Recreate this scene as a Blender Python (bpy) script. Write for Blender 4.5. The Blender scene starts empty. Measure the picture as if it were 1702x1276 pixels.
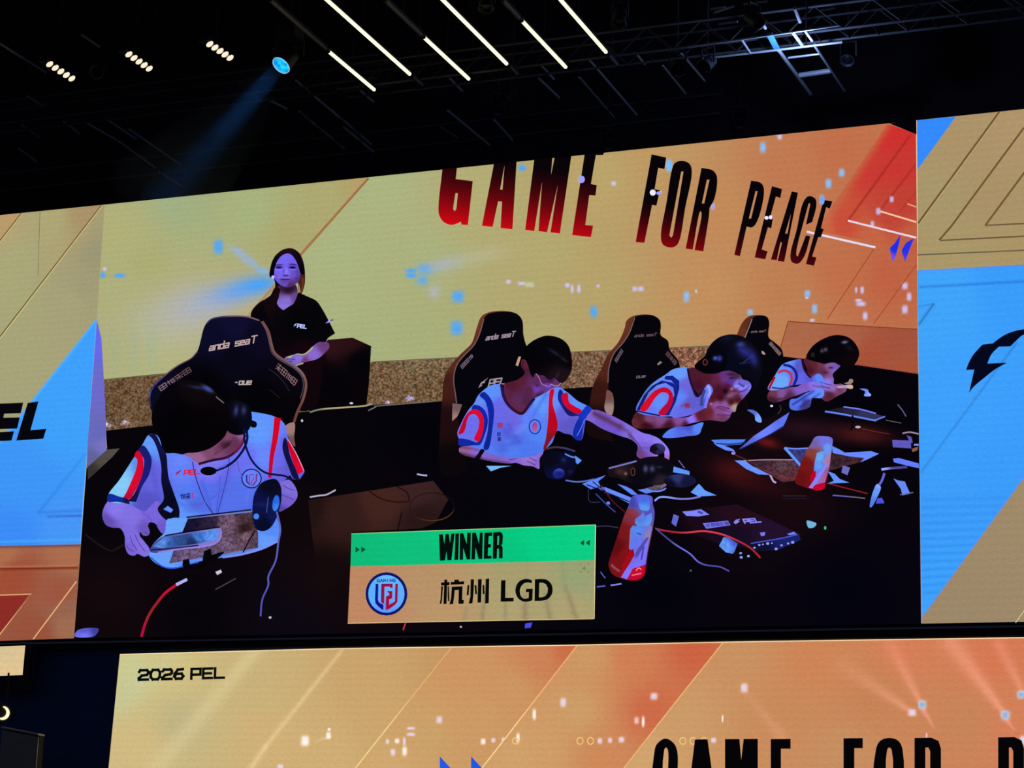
import bpy, bmesh, math, random
from mathutils import Vector, Matrix
from mathutils.geometry import delaunay_2d_cdt

# ---------------------------------------------------------------- camera, world, lights, exposure
SC = bpy.context.scene
COL = SC.collection
W, H, FPX = 1702.0, 1276.0, 3747.0
DIST = 36.0                      # camera to the plane of the LED wall, metres
Zc = Vector((0.0292, 0.9750, 0.2200)).normalized()          # world axes seen from the camera (right, up, forward)
Xc = Vector((0.9235, 0.0579, -0.3792)); Xc = (Xc - Zc * Xc.dot(Zc)).normalized()
Yc = -(Zc.cross(Xc))
RIGHT = Vector((Xc[0], Yc[0], Zc[0])); UP = Vector((Xc[1], Yc[1], Zc[1])); FWD = Vector((Xc[2], Yc[2], Zc[2]))
CAM = Vector((11.6, -DIST, 1.7))
cd = bpy.data.cameras.new('camera'); cam = bpy.data.objects.new('camera', cd); COL.objects.link(cam)
cd.sensor_fit = 'HORIZONTAL'; cd.sensor_width = 36.0; cd.lens = 36.0 * FPX / W
cd.clip_end = 500
m3 = Matrix((RIGHT, UP, -FWD)).transposed()
cam.matrix_world = Matrix.Translation(CAM) @ m3.to_4x4()
SC.camera = cam
wd = bpy.data.worlds.new('dark_hall'); SC.world = wd; wd.use_nodes = True
wd.node_tree.nodes['Background'].inputs[0].default_value = (0.35, 0.4, 0.7, 1)
wd.node_tree.nodes['Background'].inputs[1].default_value = 0.06
vs = SC.view_settings
vs.view_transform = 'Standard'; vs.look = 'None'; vs.gamma = 1.0; vs.exposure = 0.0; vs.use_curve_mapping = False

def ray(x, y):
    return (RIGHT * ((x - W / 2) / FPX) + UP * ((H / 2 - y) / FPX) + FWD)
def on_wall(x, y, Y=0.0):
    d = ray(x, y); return CAM + d * ((Y - CAM.y) / d.y)
def on_level(x, y, Z):
    d = ray(x, y); return CAM + d * ((Z - CAM.z) / d.z)

# ---------------------------------------------------------------- helpers
def s2l(c):
    c = max(0.0, c) / 255.0
    return c / 12.92 if c <= 0.04045 else ((c + 0.055) / 1.055) ** 2.4
def mat(name, rgb, rough=0.6, metal=0.0, noise=0.15, scale=6.0):
    m = bpy.data.materials.new(name); m.use_nodes = True
    nt = m.node_tree; b = nt.nodes['Principled BSDF']
    b.inputs['Roughness'].default_value = rough; b.inputs['Metallic'].default_value = metal
    tx = nt.nodes.new('ShaderNodeTexNoise'); tx.inputs['Scale'].default_value = scale
    tc = nt.nodes.new('ShaderNodeTexCoord'); nt.links.new(tc.outputs['Object'], tx.inputs['Vector'])
    rp = nt.nodes.new('ShaderNodeValToRGB')
    lin = [s2l(v) for v in rgb]
    rp.color_ramp.elements[0].color = (*[v * (1 - noise) for v in lin], 1)
    rp.color_ramp.elements[1].color = (*[v * (1 + noise) for v in lin], 1)
    nt.links.new(tx.outputs['Fac'], rp.inputs[0]); nt.links.new(rp.outputs[0], b.inputs['Base Color'])
    return m
def glow(name, rgb, strength, sampled=True):
    m = bpy.data.materials.new(name); m.use_nodes = True
    nt = m.node_tree; nt.nodes.remove(nt.nodes['Principled BSDF'])
    e = nt.nodes.new('ShaderNodeEmission'); e.inputs[0].default_value = (*[s2l(v) for v in rgb], 1); e.inputs[1].default_value = strength
    nt.links.new(e.outputs[0], nt.nodes['Material Output'].inputs[0])
    if not sampled: m.cycles.emission_sampling = 'NONE'
    return m
def led_mat():                       # the light of an LED wall: the picture's own colour, with the weave of its pixels
    m = bpy.data.materials.new('led_picture'); m.use_nodes = True
    nt = m.node_tree; nt.nodes.remove(nt.nodes['Principled BSDF'])
    e = nt.nodes.new('ShaderNodeEmission'); at = nt.nodes.new('ShaderNodeAttribute'); at.attribute_name = 'Col'
    tc = nt.nodes.new('ShaderNodeTexCoord'); mp = nt.nodes.new('ShaderNodeMapping')
    mp.inputs['Scale'].default_value = (14, 1, 40)
    nz = nt.nodes.new('ShaderNodeTexNoise'); nz.inputs['Scale'].default_value = 1.0; nz.inputs['Detail'].default_value = 2
    mr = nt.nodes.new('ShaderNodeMapRange'); mr.inputs[1].default_value = 0.25; mr.inputs[2].default_value = 0.75
    mr.inputs[3].default_value = 0.93; mr.inputs[4].default_value = 1.07
    wv = nt.nodes.new('ShaderNodeTexWave'); wv.bands_direction = 'Z'; wv.inputs['Scale'].default_value = 2.6
    wv.inputs['Distortion'].default_value = 1.2; wv.inputs['Detail'].default_value = 1
    mw = nt.nodes.new('ShaderNodeMapRange'); mw.inputs[3].default_value = 0.98; mw.inputs[4].default_value = 1.02
    mu = nt.nodes.new('ShaderNodeMath'); mu.operation = 'MULTIPLY'
    L = nt.links.new
    L(tc.outputs['Object'], mp.inputs[0]); L(mp.outputs[0], nz.inputs['Vector']); L(tc.outputs['Object'], wv.inputs['Vector'])
    L(nz.outputs['Fac'], mr.inputs[0]); L(wv.outputs['Fac'], mw.inputs[0])
    L(mr.outputs[0], mu.inputs[0]); L(mw.outputs[0], mu.inputs[1])
    L(at.outputs['Color'], e.inputs[0]); L(mu.outputs[0], e.inputs[1])
    L(e.outputs[0], nt.nodes['Material Output'].inputs[0])
    m.cycles.emission_sampling = 'NONE'
    return m
LED = led_mat()
M_BLACK = mat('black_paint', (44, 44, 50), 0.55)
M_RIG = mat('grey_rig_steel', (214, 212, 216), 0.5, 0.0)
M_LACE = mat('lacing_steel', (50, 50, 54), 0.6)
M_TRUSS = mat('truss_steel', (84, 84, 90), 0.5, 0.0)
M_ALU = mat('bare_aluminium', (190, 195, 205), 0.4, 0.2)
M_CAB = mat('led_cabinet_black', (16, 16, 20), 0.6)
M_DARK = mat('dark_hall_paint', (44, 37, 47), 0.9)
M_RAIL = mat('dark_rail', (40, 44, 54), 0.4, 0.5)
M_GREY = mat('grey_box_shell', (120, 122, 120), 0.6)

def tag(o, label=None, cat=None, group=None, kind=None):
    for k, v in (('label', label), ('category', cat), ('group', group), ('kind', kind)):
        if v: o[k] = v
    return o
def base(o):
    """world position that a parent gives its children (parts are modelled in world space)"""
    return o.get('_b')
BASE = {}
def link(name, me, parent=None):
    o = bpy.data.objects.new(name, me); COL.objects.link(o)
    if parent is not None:
        o.parent = parent
        if parent.name in BASE: o.matrix_parent_inverse = Matrix.Translation(-BASE[parent.name])
    return o
def thing(name, loc, label, cat, group=None):
    o = bpy.data.objects.new(name, None); COL.objects.link(o); o.location = loc; o.empty_display_size = 0.3
    BASE[o.name] = Vector(loc)
    return tag(o, label, cat, group)
def mesh_obj(name, bm, m, parent=None, smooth=False):
    me = bpy.data.meshes.new(name); bmesh.ops.recalc_face_normals(bm, faces=bm.faces[:]); bm.to_mesh(me); bm.free()
    me.materials.append(m)
    if smooth:
        for p in me.polygons: p.use_smooth = True
    return link(name, me, parent)

def box(bm, lo, hi):
    x0, y0, z0 = lo; x1, y1, z1 = hi
    v = [bm.verts.new(p) for p in ((x0,y0,z0),(x1,y0,z0),(x1,y1,z0),(x0,y1,z0),(x0,y0,z1),(x1,y0,z1),(x1,y1,z1),(x0,y1,z1))]
    for f in ((0,1,2,3),(4,5,6,7),(0,1,5,4),(1,2,6,5),(2,3,7,6),(3,0,4,7)): bm.faces.new([v[i] for i in f])
def prism(bm, front, back):
    a = [bm.verts.new(p) for p in front]; b = [bm.verts.new(p) for p in back]; n = len(a)
    bm.faces.new(a); bm.faces.new(b[::-1])
    for i in range(n): bm.faces.new((a[i], a[(i+1) % n], b[(i+1) % n], b[i]))
def frame_of(d):
    d = d.normalized(); u = Vector((0,0,1)) if abs(d.z) < 0.9 else Vector((1,0,0))
    s = d.cross(u).normalized(); return d, s, s.cross(d).normalized()
def tube(bm, a, b, r, n=8, r2=None):
    a, b = Vector(a), Vector(b); r2 = r if r2 is None else r2
    d, s, t = frame_of(b - a)
    A = [bm.verts.new(a + (s*math.cos(k*2*math.pi/n) + t*math.sin(k*2*math.pi/n))*r) for k in range(n)]
    B = [bm.verts.new(b + (s*math.cos(k*2*math.pi/n) + t*math.sin(k*2*math.pi/n))*r2) for k in range(n)]
    for i in range(n): bm.faces.new((A[i], A[(i+1) % n], B[(i+1) % n], B[i]))
    bm.faces.new(A); bm.faces.new(B[::-1])
def beam(bm, a, b, w, h):
    """square bar from a to b, w across, h high"""
    a, b = Vector(a), Vector(b); d, s, t = frame_of(b - a); s *= w/2; t *= h/2
    prism(bm, [a-s-t, a+s-t, a+s+t, a-s+t], [b-s-t, b+s-t, b+s+t, b-s+t])
def lathe(bm, c, d, prof, n=24):
    """prof: (distance along d, radius)"""
    d, s, t = frame_of(Vector(d)); c = Vector(c); rings = []
    for h, r in prof:
        rings.append([bm.verts.new(c + d*h + (s*math.cos(k*2*math.pi/n) + t*math.sin(k*2*math.pi/n))*max(r, 1e-4)) for k in range(n)])
    for q in range(len(rings)-1):
        for i in range(n): bm.faces.new((rings[q][i], rings[q][(i+1) % n], rings[q+1][(i+1) % n], rings[q+1][i]))
    bm.faces.new(rings[0]); bm.faces.new(rings[-1][::-1])

# ---------------------------------------------------------------- pictures shown on the LED walls
def P(s):
    return [tuple(float(v) for v in p.split(',')) for p in s.split()]
def cr(p0, p1, p2, p3, t):
    """centripetal Catmull-Rom between p1 and p2"""
    def kn(a, b): return max(1e-4, math.hypot(b[0]-a[0], b[1]-a[1])**0.5)
    t0 = 0.0; t1 = t0+kn(p0, p1) if p0 != p1 else t0+kn(p1, p2); t2 = t1+kn(p1, p2); t3 = t2+kn(p2, p3) if p2 != p3 else t2+kn(p1, p2)
    if p0 == p1: p0 = (2*p1[0]-p2[0], 2*p1[1]-p2[1])
    if p2 == p3: p3 = (2*p2[0]-p1[0], 2*p2[1]-p1[1])
    u = t1+(t2-t1)*t
    def mix(a, b, ta, tb): return tuple((a[i]*(tb-u)+b[i]*(u-ta))/(tb-ta) for i in (0, 1))
    A1, A2, A3 = mix(p0, p1, t0, t1), mix(p1, p2, t1, t2), mix(p2, p3, t2, t3)
    return mix(mix(A1, A2, t0, t2), mix(A2, A3, t1, t3), t1, t2)
def curve(pts, closed=True, n=5):
    """Catmull-Rom through the points; a point given twice is a corner"""
    q, corner = [], []
    for p in pts:
        if q and abs(q[-1][0]-p[0]) + abs(q[-1][1]-p[1]) < 1e-6: corner[-1] = True
        else: q.append(p); corner.append(False)
    N = len(q); out = []
    for i in range(N if closed else N-1):
        a, b = q[i], q[(i+1) % N]
        pa = a if corner[i] or (not closed and i == 0) else q[i-1]
        pb = b if corner[(i+1) % N] or (not closed and i == N-2) else q[(i+2) % N]
        for k in range(n): out.append(cr(pa, a, b, pb, k/n))
    if not closed: out.append(q[-1])
    return out
def idw(samples, pw=3.0):
    if isinstance(samples, tuple): return lambda x, y: samples
    def f(x, y):
        sw = 0; r = [0, 0, 0]
        for sx, sy, c in samples:
            w = 1.0 / (((x-sx)**2 + (y-sy)**2) + 4.0) ** (pw/2*1.3); sw += w
            for i in range(3): r[i] += w*c[i]
        return tuple(v/sw for v in r)
    return f
def apply_blobs(c, x, y, blobs):
    for bl in blobs:
        bx, by, rx, ry, rgb = bl[:5]; al = bl[5] if len(bl) > 5 else 1.0; an = bl[6] if len(bl) > 6 else 0.0
        dx, dy = x-bx, y-by
        if an:
            ca, sa = math.cos(math.radians(an)), math.sin(math.radians(an)); dx, dy = dx*ca+dy*sa, -dx*sa+dy*ca
        d = (dx/rx)**2 + (dy/ry)**2 if len(bl) <= 7 else (abs(dx/rx)**3.2 + abs(dy/ry)**3.2)**0.625
        if d < 6:
            w = al*math.exp(-d**2 if len(bl) > 7 else -d)
            c = tuple(c[i]*(1-w) + rgb[i]*w for i in range(3))
    return c
def strokes_on(c, x, y, strokes):
    for x0, y0, x1, y1, w0, w1, rgb, a0, a1 in strokes:
        dx, dy = x1-x0, y1-y0; L2 = dx*dx+dy*dy; t = max(0.0, min(1.0, ((x-x0)*dx+(y-y0)*dy)/L2))
        d = math.hypot(x-x0-t*dx, y-y0-t*dy); w = w0+(w1-w0)*t
        if d < 2.5*w:
            k = (a0+(a1-a0)*t)*math.exp(-(d/w)**2); c = tuple(c[i]*(1-k)+rgb[i]*k for i in range(3))
    return c
def ramp(v, a, b):
    t = max(0.0, min(1.0, (v-a)/(b-a))); return t*t*(3-2*t)
def tone(c):
    """how the LED wall mixes a colour: warm tones lose some red and gain blue, near-whites turn bluish"""
    r, g, b = c
    w = ramp(r-b, 18, 60)*ramp(r, 105, 150)*ramp(g, 52, 112)
    if w > 0:
        n = (1.414*r-0.264*g+0.359*b-98.6, 0.108*r+0.884*g+0.004*b-11.7, -0.211*r+0.349*g+0.489*b+49.8)
        return tuple(max(0.0, o*(1-w)+q*w) for o, q in zip(c, n))
    w = ramp(b-r, 12, 45)*ramp(b, 90, 150)
    if w > 0:
        t = (g-r)/b
        k = [(-0.15, (.9, 1.0, 1.1)), (0.0, (.78, .80, 1.04)), (0.104, (.63, .84, 1.0)), (0.3, (1.0, 1.0, 1.0))]
        if t <= k[0][0]: q = k[0][1]
        elif t >= k[-1][0]: q = k[-1][1]
        else:
            for (t0, q0), (t1, q1) in zip(k, k[1:]):
                if t0 <= t <= t1: q = tuple(a+(d-a)*(t-t0)/(t1-t0) for a, d in zip(q0, q1))
        n = (r*q[0], g*q[1], min(255.0, b*q[2]))
        return tuple(o*(1-w)+a*w for o, a in zip(c, n))
    return c
LAYER = [0]
WALL_Y = [0.0]
GAIN = [1.0]
def flat_mesh(name, polys, verts, colour, parent, label=None, toned=False):
    """verts in picture coordinates on the wall, faces, colour(x, y) -> mesh lying on the LED wall"""
    LAYER[0] += 1
    Y = WALL_Y[0] - 0.00022*LAYER[0]
    me = bpy.data.meshes.new(name)
    me.from_pydata([on_wall(x, y, Y) for x, y in verts], [], polys)
    at = me.color_attributes.new('Col', 'FLOAT_COLOR', 'POINT')
    g = GAIN[0]
    flat = []
    for x, y in verts:
        c = colour(x, y) if toned else tone(colour(x, y)); flat += [s2l(c[0])*g, s2l(c[1])*g, s2l(c[2])*g, 1.0]
    at.data.foreach_set('color', flat)
    me.materials.append(LED); me.update()
    o = link(name, me, parent)
    if label: o['label'] = label
    return o
def paint(name, parent, outline, col, blobs=(), smooth=True, step=7.0, holes=(), rand=0.0, label=None, strokes=(), seed=1, fine=(), lit=False):
    out = P(outline) if isinstance(outline, str) else list(outline)
    if smooth: out = curve(out)
    cl = [out[0]]
    for p in out[1:]:
        if abs(p[0]-cl[-1][0])+abs(p[1]-cl[-1][1]) > 0.05: cl.append(p)
    if abs(cl[0][0]-cl[-1][0])+abs(cl[0][1]-cl[-1][1]) < 0.05: cl.pop()
    # resample long edges so colour can vary along them
    def dense(c):
        r = []
        for i, p in enumerate(c):
            q = c[(i+1) % len(c)]; n = max(1, int(math.hypot(q[0]-p[0], q[1]-p[1])/(step*1.5)))
            for k in range(n): r.append((p[0]+(q[0]-p[0])*k/n, p[1]+(q[1]-p[1])*k/n))
        return r
    rings = [dense(cl)]
    for h in holes:
        hp = P(h) if isinstance(h, str) else list(h)
        rings.append(dense(hp))
    V, E = [], []
    for rg in rings:
        b = len(V); V += rg; E += [(b+i, b+(i+1) % len(rg)) for i in range(len(rg))]
    nb = len(V)
    ring0 = rings[0]
    def inside(x, y, ring0):
        r = False; j = len(ring0)-1
        for i in range(len(ring0)):
            xi, yi = ring0[i]; xj, yj = ring0[j]
            if (yi > y) != (yj > y) and x < (xj-xi)*(y-yi)/(yj-yi)+xi: r = not r
            j = i
        return r
    x0, x1 = min(p[0] for p in ring0), max(p[0] for p in ring0); y0, y1 = min(p[1] for p in ring0), max(p[1] for p in ring0)
    rnd = random.Random(seed); pts = []
    yy = y0+step*0.5; row = 0
    while yy < y1:
        xx = x0+step*(0.5 if row % 2 else 0.9)
        while xx < x1:
            pts.append((xx, yy)); xx += step
        yy += step*0.87; row += 1
    for bl in list(blobs)+list(fine):                    # finer mesh where small spots of light sit
        bx, by, rx, ry = bl[:4]; st = min(rx, ry)/(2.6 if len(bl) > 7 else 1.8)
        if st < step*0.6:
            R = 1.9
            ny = int(2*R*ry/st)+1; nx = int(2*R*rx/st)+1
            for a in range(ny):
                for b_ in range(nx):
                    ox, oy = -R*rx+(b_+0.01)*st, -R*ry+(a+0.01)*st; an = math.radians(bl[6]) if len(bl) > 6 else 0.0
                    pts.append((bx+ox*math.cos(an)-oy*math.sin(an), by+ox*math.sin(an)+oy*math.cos(an)))
    for sx0, sy0, sx1, sy1, w0, w1 in [q[:6] for q in strokes]:
        wm = min(w0, w1)
        if wm < step*0.75:
            L = math.hypot(sx1-sx0, sy1-sy0); n = int(L/(wm*2.2))+1; ex, ey = -(sy1-sy0)/L, (sx1-sx0)/L
            for k in range(n+1):
                for o in (-2.2, -1.1, 0.0, 1.1, 2.2):
                    pts.append((sx0+(sx1-sx0)*k/n+ex*o*wm, sy0+(sy1-sy0)*k/n+ey*o*wm))
    for x, y in pts:
        if x0 < x < x1 and y0 < y < y1: V.append((x, y))
    res = delaunay_2d_cdt([Vector(v) for v in V], E, [list(range(len(ring0)))], 1, 1e-4)
    verts = [(v.x, v.y) for v in res[0]]; faces = [list(f) for f in res[2]]
    for h in rings[1:]:
        faces = [f for f in faces if not inside(sum(verts[i][0] for i in f)/len(f), sum(verts[i][1] for i in f)/len(f), h)]
    used = sorted({i for f in faces for i in f}); mp = {o: n for n, o in enumerate(used)}
    verts = [verts[i] for i in used]; faces = [[mp[i] for i in f] for f in faces]
    f0 = col if callable(col) else idw(col, 1.7 if step >= 8 else 3.0)
    def colour(x, y):
        c = f0(x, y)
        if lit: c = tone(c)
        if strokes: c = strokes_on(c, x, y, strokes)
        if blobs: c = apply_blobs(c, x, y, blobs)
        if rand:
            k = 1+rnd.uniform(-rand, rand); h = rnd.uniform(-rand, rand)*14
            c = (c[0]*k+h, c[1]*k, c[2]*k-h*0.6)
        return c
    return flat_mesh(name, faces, verts, colour, parent, label, lit)
def ribbon(name, parent, pts, w, col, smooth=True, label=None, w2=None):
    pts = P(pts) if isinstance(pts, str) else pts
    q = curve(pts, closed=False, n=5) if smooth and len(pts) > 2 else pts
    V, F = [], []; N = len(q)
    for i, p in enumerate(q):
        a, b = q[max(0, i-1)], q[min(N-1, i+1)]; dx, dy = b[0]-a[0], b[1]-a[1]; L = math.hypot(dx, dy) or 1
        ww = (w if w2 is None else w+(w2-w)*i/(N-1))/2
        V += [(p[0]-dy/L*ww, p[1]+dx/L*ww), (p[0]+dy/L*ww, p[1]-dx/L*ww)]
        if i: F.append([2*i-2, 2*i-1, 2*i+1, 2*i])
    return flat_mesh(name, F, V, idw(col), parent, label)
GL = {'E': [[(1,0),(0,0),(0,1),(1,1)], [(0,.5),(.85,.5)]], 'L': [[(0,0),(0,1),(1,1)]], 'P': [[(0,1),(0,0),(1,0),(1,.6),(0,.6)]],
      'a': [[(.1,.38),(1,.38),(1,1),(0,1),(0,.68),(1,.68)]], 'n': [[(0,1),(0,.38),(1,.38),(1,1)]], 'd': [[(1,0),(1,1),(0,1),(0,.38),(1,.38)]],
      's': [[(1,.38),(0,.38),(0,.68),(1,.68),(1,1),(0,1)]], 'e': [[(1,1),(0,1),(0,.38),(1,.38),(1,.68),(0,.68)]], 't': [[(.1,0),(1.5,0)], [(.8,0),(.8,1)]],
      'o': [[(0,.38),(1,.38),(1,1),(0,1),(0,.38)]], 'v': [[(0,.38),(0,1),(1,1),(1,.38)]], '-': [[(.2,.6),(.6,.6)]], ' ': [],
      '2': [[(0,.16),(.14,0),(.86,0),(1,.16),(1,.36),(.86,.5),(.3,.58),(0,.86),(0,1),(1,1)]],
      '0': [[(.22,0),(.78,0),(1,.25),(1,.75),(.78,1),(.22,1),(0,.75),(0,.25),(.22,0),(.78,0)]],
      '6': [[(.9,0),(.35,.05),(.05,.45),(0,.75),(.2,1),(.8,1),(1,.75),(.8,.48),(.25,.48),(.02,.7)]],
      'G': [[(1,.1),(.8,0),(.2,0),(0,.2),(0,.8),(.2,1),(1,1),(1,.55),(.6,.55)]], 'A': [[(0,1),(.45,0),(.55,0),(1,1)], [(.2,.65),(.8,.65)]],
      'M': [[(0,1),(0,0),(.5,.6),(1,0),(1,1)]], 'I': [[(.5,0),(.5,1)]], 'N': [[(0,1),(0,0),(1,1),(1,0)]],
      '#': [[(0,0),(1,0),(1,1),(0,1),(0,0)], [(0,.5),(1,.5)], [(.5,0),(.5,1)]], '%': [[(0,.1),(1,.1)], [(.5,0),(.5,1)], [(0,.55),(1,.55)], [(.1,1),(.4,.6),(.9,1)]],
      '&': [[(.2,0),(.2,1)], [(0,.3),(.4,.3)], [(.55,.15),(1,.15),(1,.9),(.55,.9),(.55,.15)], [(.55,.5),(1,.5)]]}
def word(name, parent, text, org, ux, hv, w, col, fill=0.74, label=None):
    """small lettering of strokes: org top-left, ux the advance of one letter, hv from top to base line"""
    V, F = [], []
    for i, chx in enumerate(text):
        for st in GL.get(chx, []):
            q = [(org[0]+ux[0]*(i+fill*px)+hv[0]*py, org[1]+ux[1]*(i+fill*px)+hv[1]*py) for px, py in st]
            for a, b in zip(q, q[1:]):
                dx, dy = b[0]-a[0], b[1]-a[1]; L = math.hypot(dx, dy) or 1; ex, ey = dx/L*w/2, dy/L*w/2
                k = len(V)
                V += [(a[0]-ex-ey, a[1]-ey+ex), (a[0]-ex+ey, a[1]-ey-ex), (b[0]+ex+ey, b[1]+ey-ex), (b[0]+ex-ey, b[1]+ey+ex)]
                F.append([k, k+1, k+2, k+3])
    return flat_mesh(name, F, V, idw(col), parent, label)
def ell(cx, cy, rx, ry, n=28, an=0.0):
    ca, sa = math.cos(math.radians(an)), math.sin(math.radians(an)); r = []
    for k in range(n):
        a = 2*math.pi*k/n; x, y = rx*math.cos(a), ry*math.sin(a); r.append((cx+x*ca-y*sa, cy+x*sa+y*ca))
    return r
def disc(name, parent, cx, cy, rx, ry, col, label=None, an=0.0, blobs=(), step=4.0):
    return paint(name, parent, ell(cx, cy, rx, ry, an=an), col, blobs, smooth=False, step=step, label=label)
def ring(name, parent, cx, cy, rx, ry, w, col, label=None, n=32):
    a, b = ell(cx, cy, rx, ry, n), ell(cx, cy, rx-w, ry-w, n)
    return flat_mesh(name, [[i, (i+1) % n, n+(i+1) % n, n+i] for i in range(n)], a+b, idw(col), parent, label)
def cabinet(parent, corners, depth=0.16):
    bm = bmesh.new(); Y = WALL_Y[0]+0.004
    f = [on_wall(x, y, Y) for x, y in corners]
    prism(bm, f, [p+Vector((0, depth, 0)) for p in f])
    return mesh_obj('cabinet', bm, M_CAB, parent)

# ================================================================ the setting
def structure(name, bm, m):
    return tag(mesh_obj(name, bm, m), kind='structure')
bm = bmesh.new(); box(bm, (-34, 9.0, -0.2), (34, 9.3, 23.2)); structure('wall_back', bm, M_DARK)
bm = bmesh.new(); box(bm, (-34, -44, 23.2), (34, 9.3, 23.5)); structure('ceiling', bm, M_DARK)
bm = bmesh.new(); box(bm, (-34, -44, -0.4), (34, 9.3, -0.2)); structure('floor', bm, M_DARK)

# ================================================================ LED wall, left screen
LAV = (196, 186, 246); BLU = (96, 170, 250)
c0 = on_wall(40, 1064)
sl = thing('led_screen', (c0.x, 0, c0.z), 'left LED wall screen with a blue wedge on yellow and bold black letters EL', 'screen', 'LED wall screens')
CL = [(-90, 366.5), (174, 340), (123, 1060.5), (-90, 1068)]
cabinet(sl, CL)
paint('picture', sl, CL, [(0, 380, (204, 172, 100)), (30, 430, (196, 178, 104)), (120, 380, (198, 168, 100)), (20, 480, (196, 178, 104)), (120, 500, (193, 172, 106)), (40, 600, (194, 174, 106)), (20, 700, (190, 170, 106)), (140, 480, (188, 164, 104)), (160, 420, (184, 160, 100))], smooth=False, step=9)
paint('tan_wedge', sl, '66,351 169,341 72,473 64,455', [(75, 360, (200, 176, 98)), (150, 350, (196, 154, 88)), (70, 460, (198, 172, 100))], smooth=False)
paint('tan_corner', sl, '-90,366 36,354 -90,500', (208, 162, 90), smooth=False)
ribbon('fold_line', sl, '36,353.5 -10,412', 1.8, (120, 92, 40)); ribbon('fold_line', sl, '37.4,354 -8,412.5', 1.0, (228, 204, 124))
ribbon('fold_line', sl, '168.5,341 -10,572', 1.8, (116, 90, 40)); ribbon('fold_line', sl, '170,341.5 -8,573', 1.1, (230, 210, 130))
ribbon('fold_line', sl, '66.5,351 63,458', 1.0, (160, 134, 66))
paint('blue_wedge', sl, '161,528 134.4,904 -90,909 -90,846 0,732', [(150, 600, (62, 160, 252)), (120, 700, (62, 160, 250)), (40, 800, (62, 150, 246)), (10, 890, (60, 140, 246)), (120, 890, (70, 150, 246))], smooth=False,
      strokes=[(134, 849, 64, 852, 2.5, 2.5, (46, 122, 220), .7, .5), (134, 857, 81, 858, 2, 2, (50, 96, 210), .8, .6), (140, 757, 64, 852, 2.2, 2.2, (48, 132, 228), .5, .8), (134, 897, -60, 902, 2, 2, (70, 180, 255), .6, .6), (161, 530, 0, 735, 2, 2, (90, 180, 255), .7, .7)])
ribbon('edge_light', sl, '161,530 146,745 139,826 134,904', 2.0, (140, 190, 255), smooth=False)
paint('orange_band', sl, '134.4,904 123,1060.5 -90,1068 -90,909', [(0, 920, (198, 112, 60)), (120, 920, (196, 112, 62)), (20, 960, (172, 78, 46)), (100, 990, (176, 88, 54)), (60, 1050, (170, 84, 50)), (115, 1040, (186, 112, 66)), (110, 1010, (180, 104, 62))], smooth=False,
      strokes=[(132, 943, -60, 946, 2.2, 2.2, (110, 36, 26), .9, .9), (134, 906, -60, 910, 2, 2, (90, 60, 90), .7, .7), (132, 940, -60, 943, 1.5, 1.5, (220, 130, 80), .7, .7)])
paint('red_triangle', sl, '-90,993 48,988.5 0,1052 -90,1060', (140, 44, 38), smooth=False)
ribbon('trim_line', sl, '-90,992 52,987 -2,1056', 1.7, (240, 196, 130), smooth=False)
ribbon('trim_line', sl, '127,966 55,1062', 1.9, (240, 190, 120))
paint('letter_e', sl, '-60,673 38.6,669 34.5,686.5 7,687.5 5.5,694 33,693.5 28.5,712 0,713 -1,718 23.5,716.5 19,732 -60,735', (6, 6, 12), smooth=False, label='black letter E')
paint('letter_l', sl, '46,669.5 64,667 50.6,714.7 77,712.4 72,728.8 27,732', (6, 6, 12), smooth=False, label='black letter L')

# ================================================================ LED wall, right screen
c0 = on_wall(1640, 1035)
sr = thing('led_screen', (c0.x, 0, c0.z), 'right LED wall screen, mostly blue with a black lightning emblem on it', 'screen', 'LED wall screens')
CRR = [(1522.5, 200), (1790, 172), (1790, 1031.5), (1531.5, 1036)]
cabinet(sr, CRR)
paint('picture', sr, CRR, [(1600, 230, (198, 154, 88)), (1690, 220, (200, 156, 92)), (1560, 330, (196, 160, 88)), (1650, 330, (196, 152, 86)), (1600, 420, (198, 160, 84)), (1690, 420, (198, 156, 82)), (1650, 900, (186, 146, 90)), (1600, 1000, (184, 144, 90))], smooth=False, step=9)
paint('blue_corner', sr, '1523,200 1589,193.5 1524,283', (52, 138, 252), smooth=False)
ribbon('edge_light', sr, '1523.2,200 1525,440 1527,700 1531.6,1035', 1.8, [(1523, 300, (226, 200, 170)), (1527, 700, (190, 200, 250)), (1531, 1000, (200, 200, 240))], smooth=False)
for a in ('1661,186 1526,371', '1702,212 1581,376 1561,399', '1740,236 1698,293 1638,374'):
    ribbon('fold_line', sr, a, 3.2, (132, 88, 40), smooth=False); 
ribbon('fold_line', sr, '1562,399.5 1790,388', 2.6, (142, 92, 44)); ribbon('fold_line', sr, '1637,374.5 1790,367', 2.4, (142, 92, 44))
ribbon('fold_line', sr, '1525,423.5 1790,412', 2.4, (150, 104, 50)); ribbon('fold_line', sr, '1663,187 1527,374', 1.0, (216, 176, 104))
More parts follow.
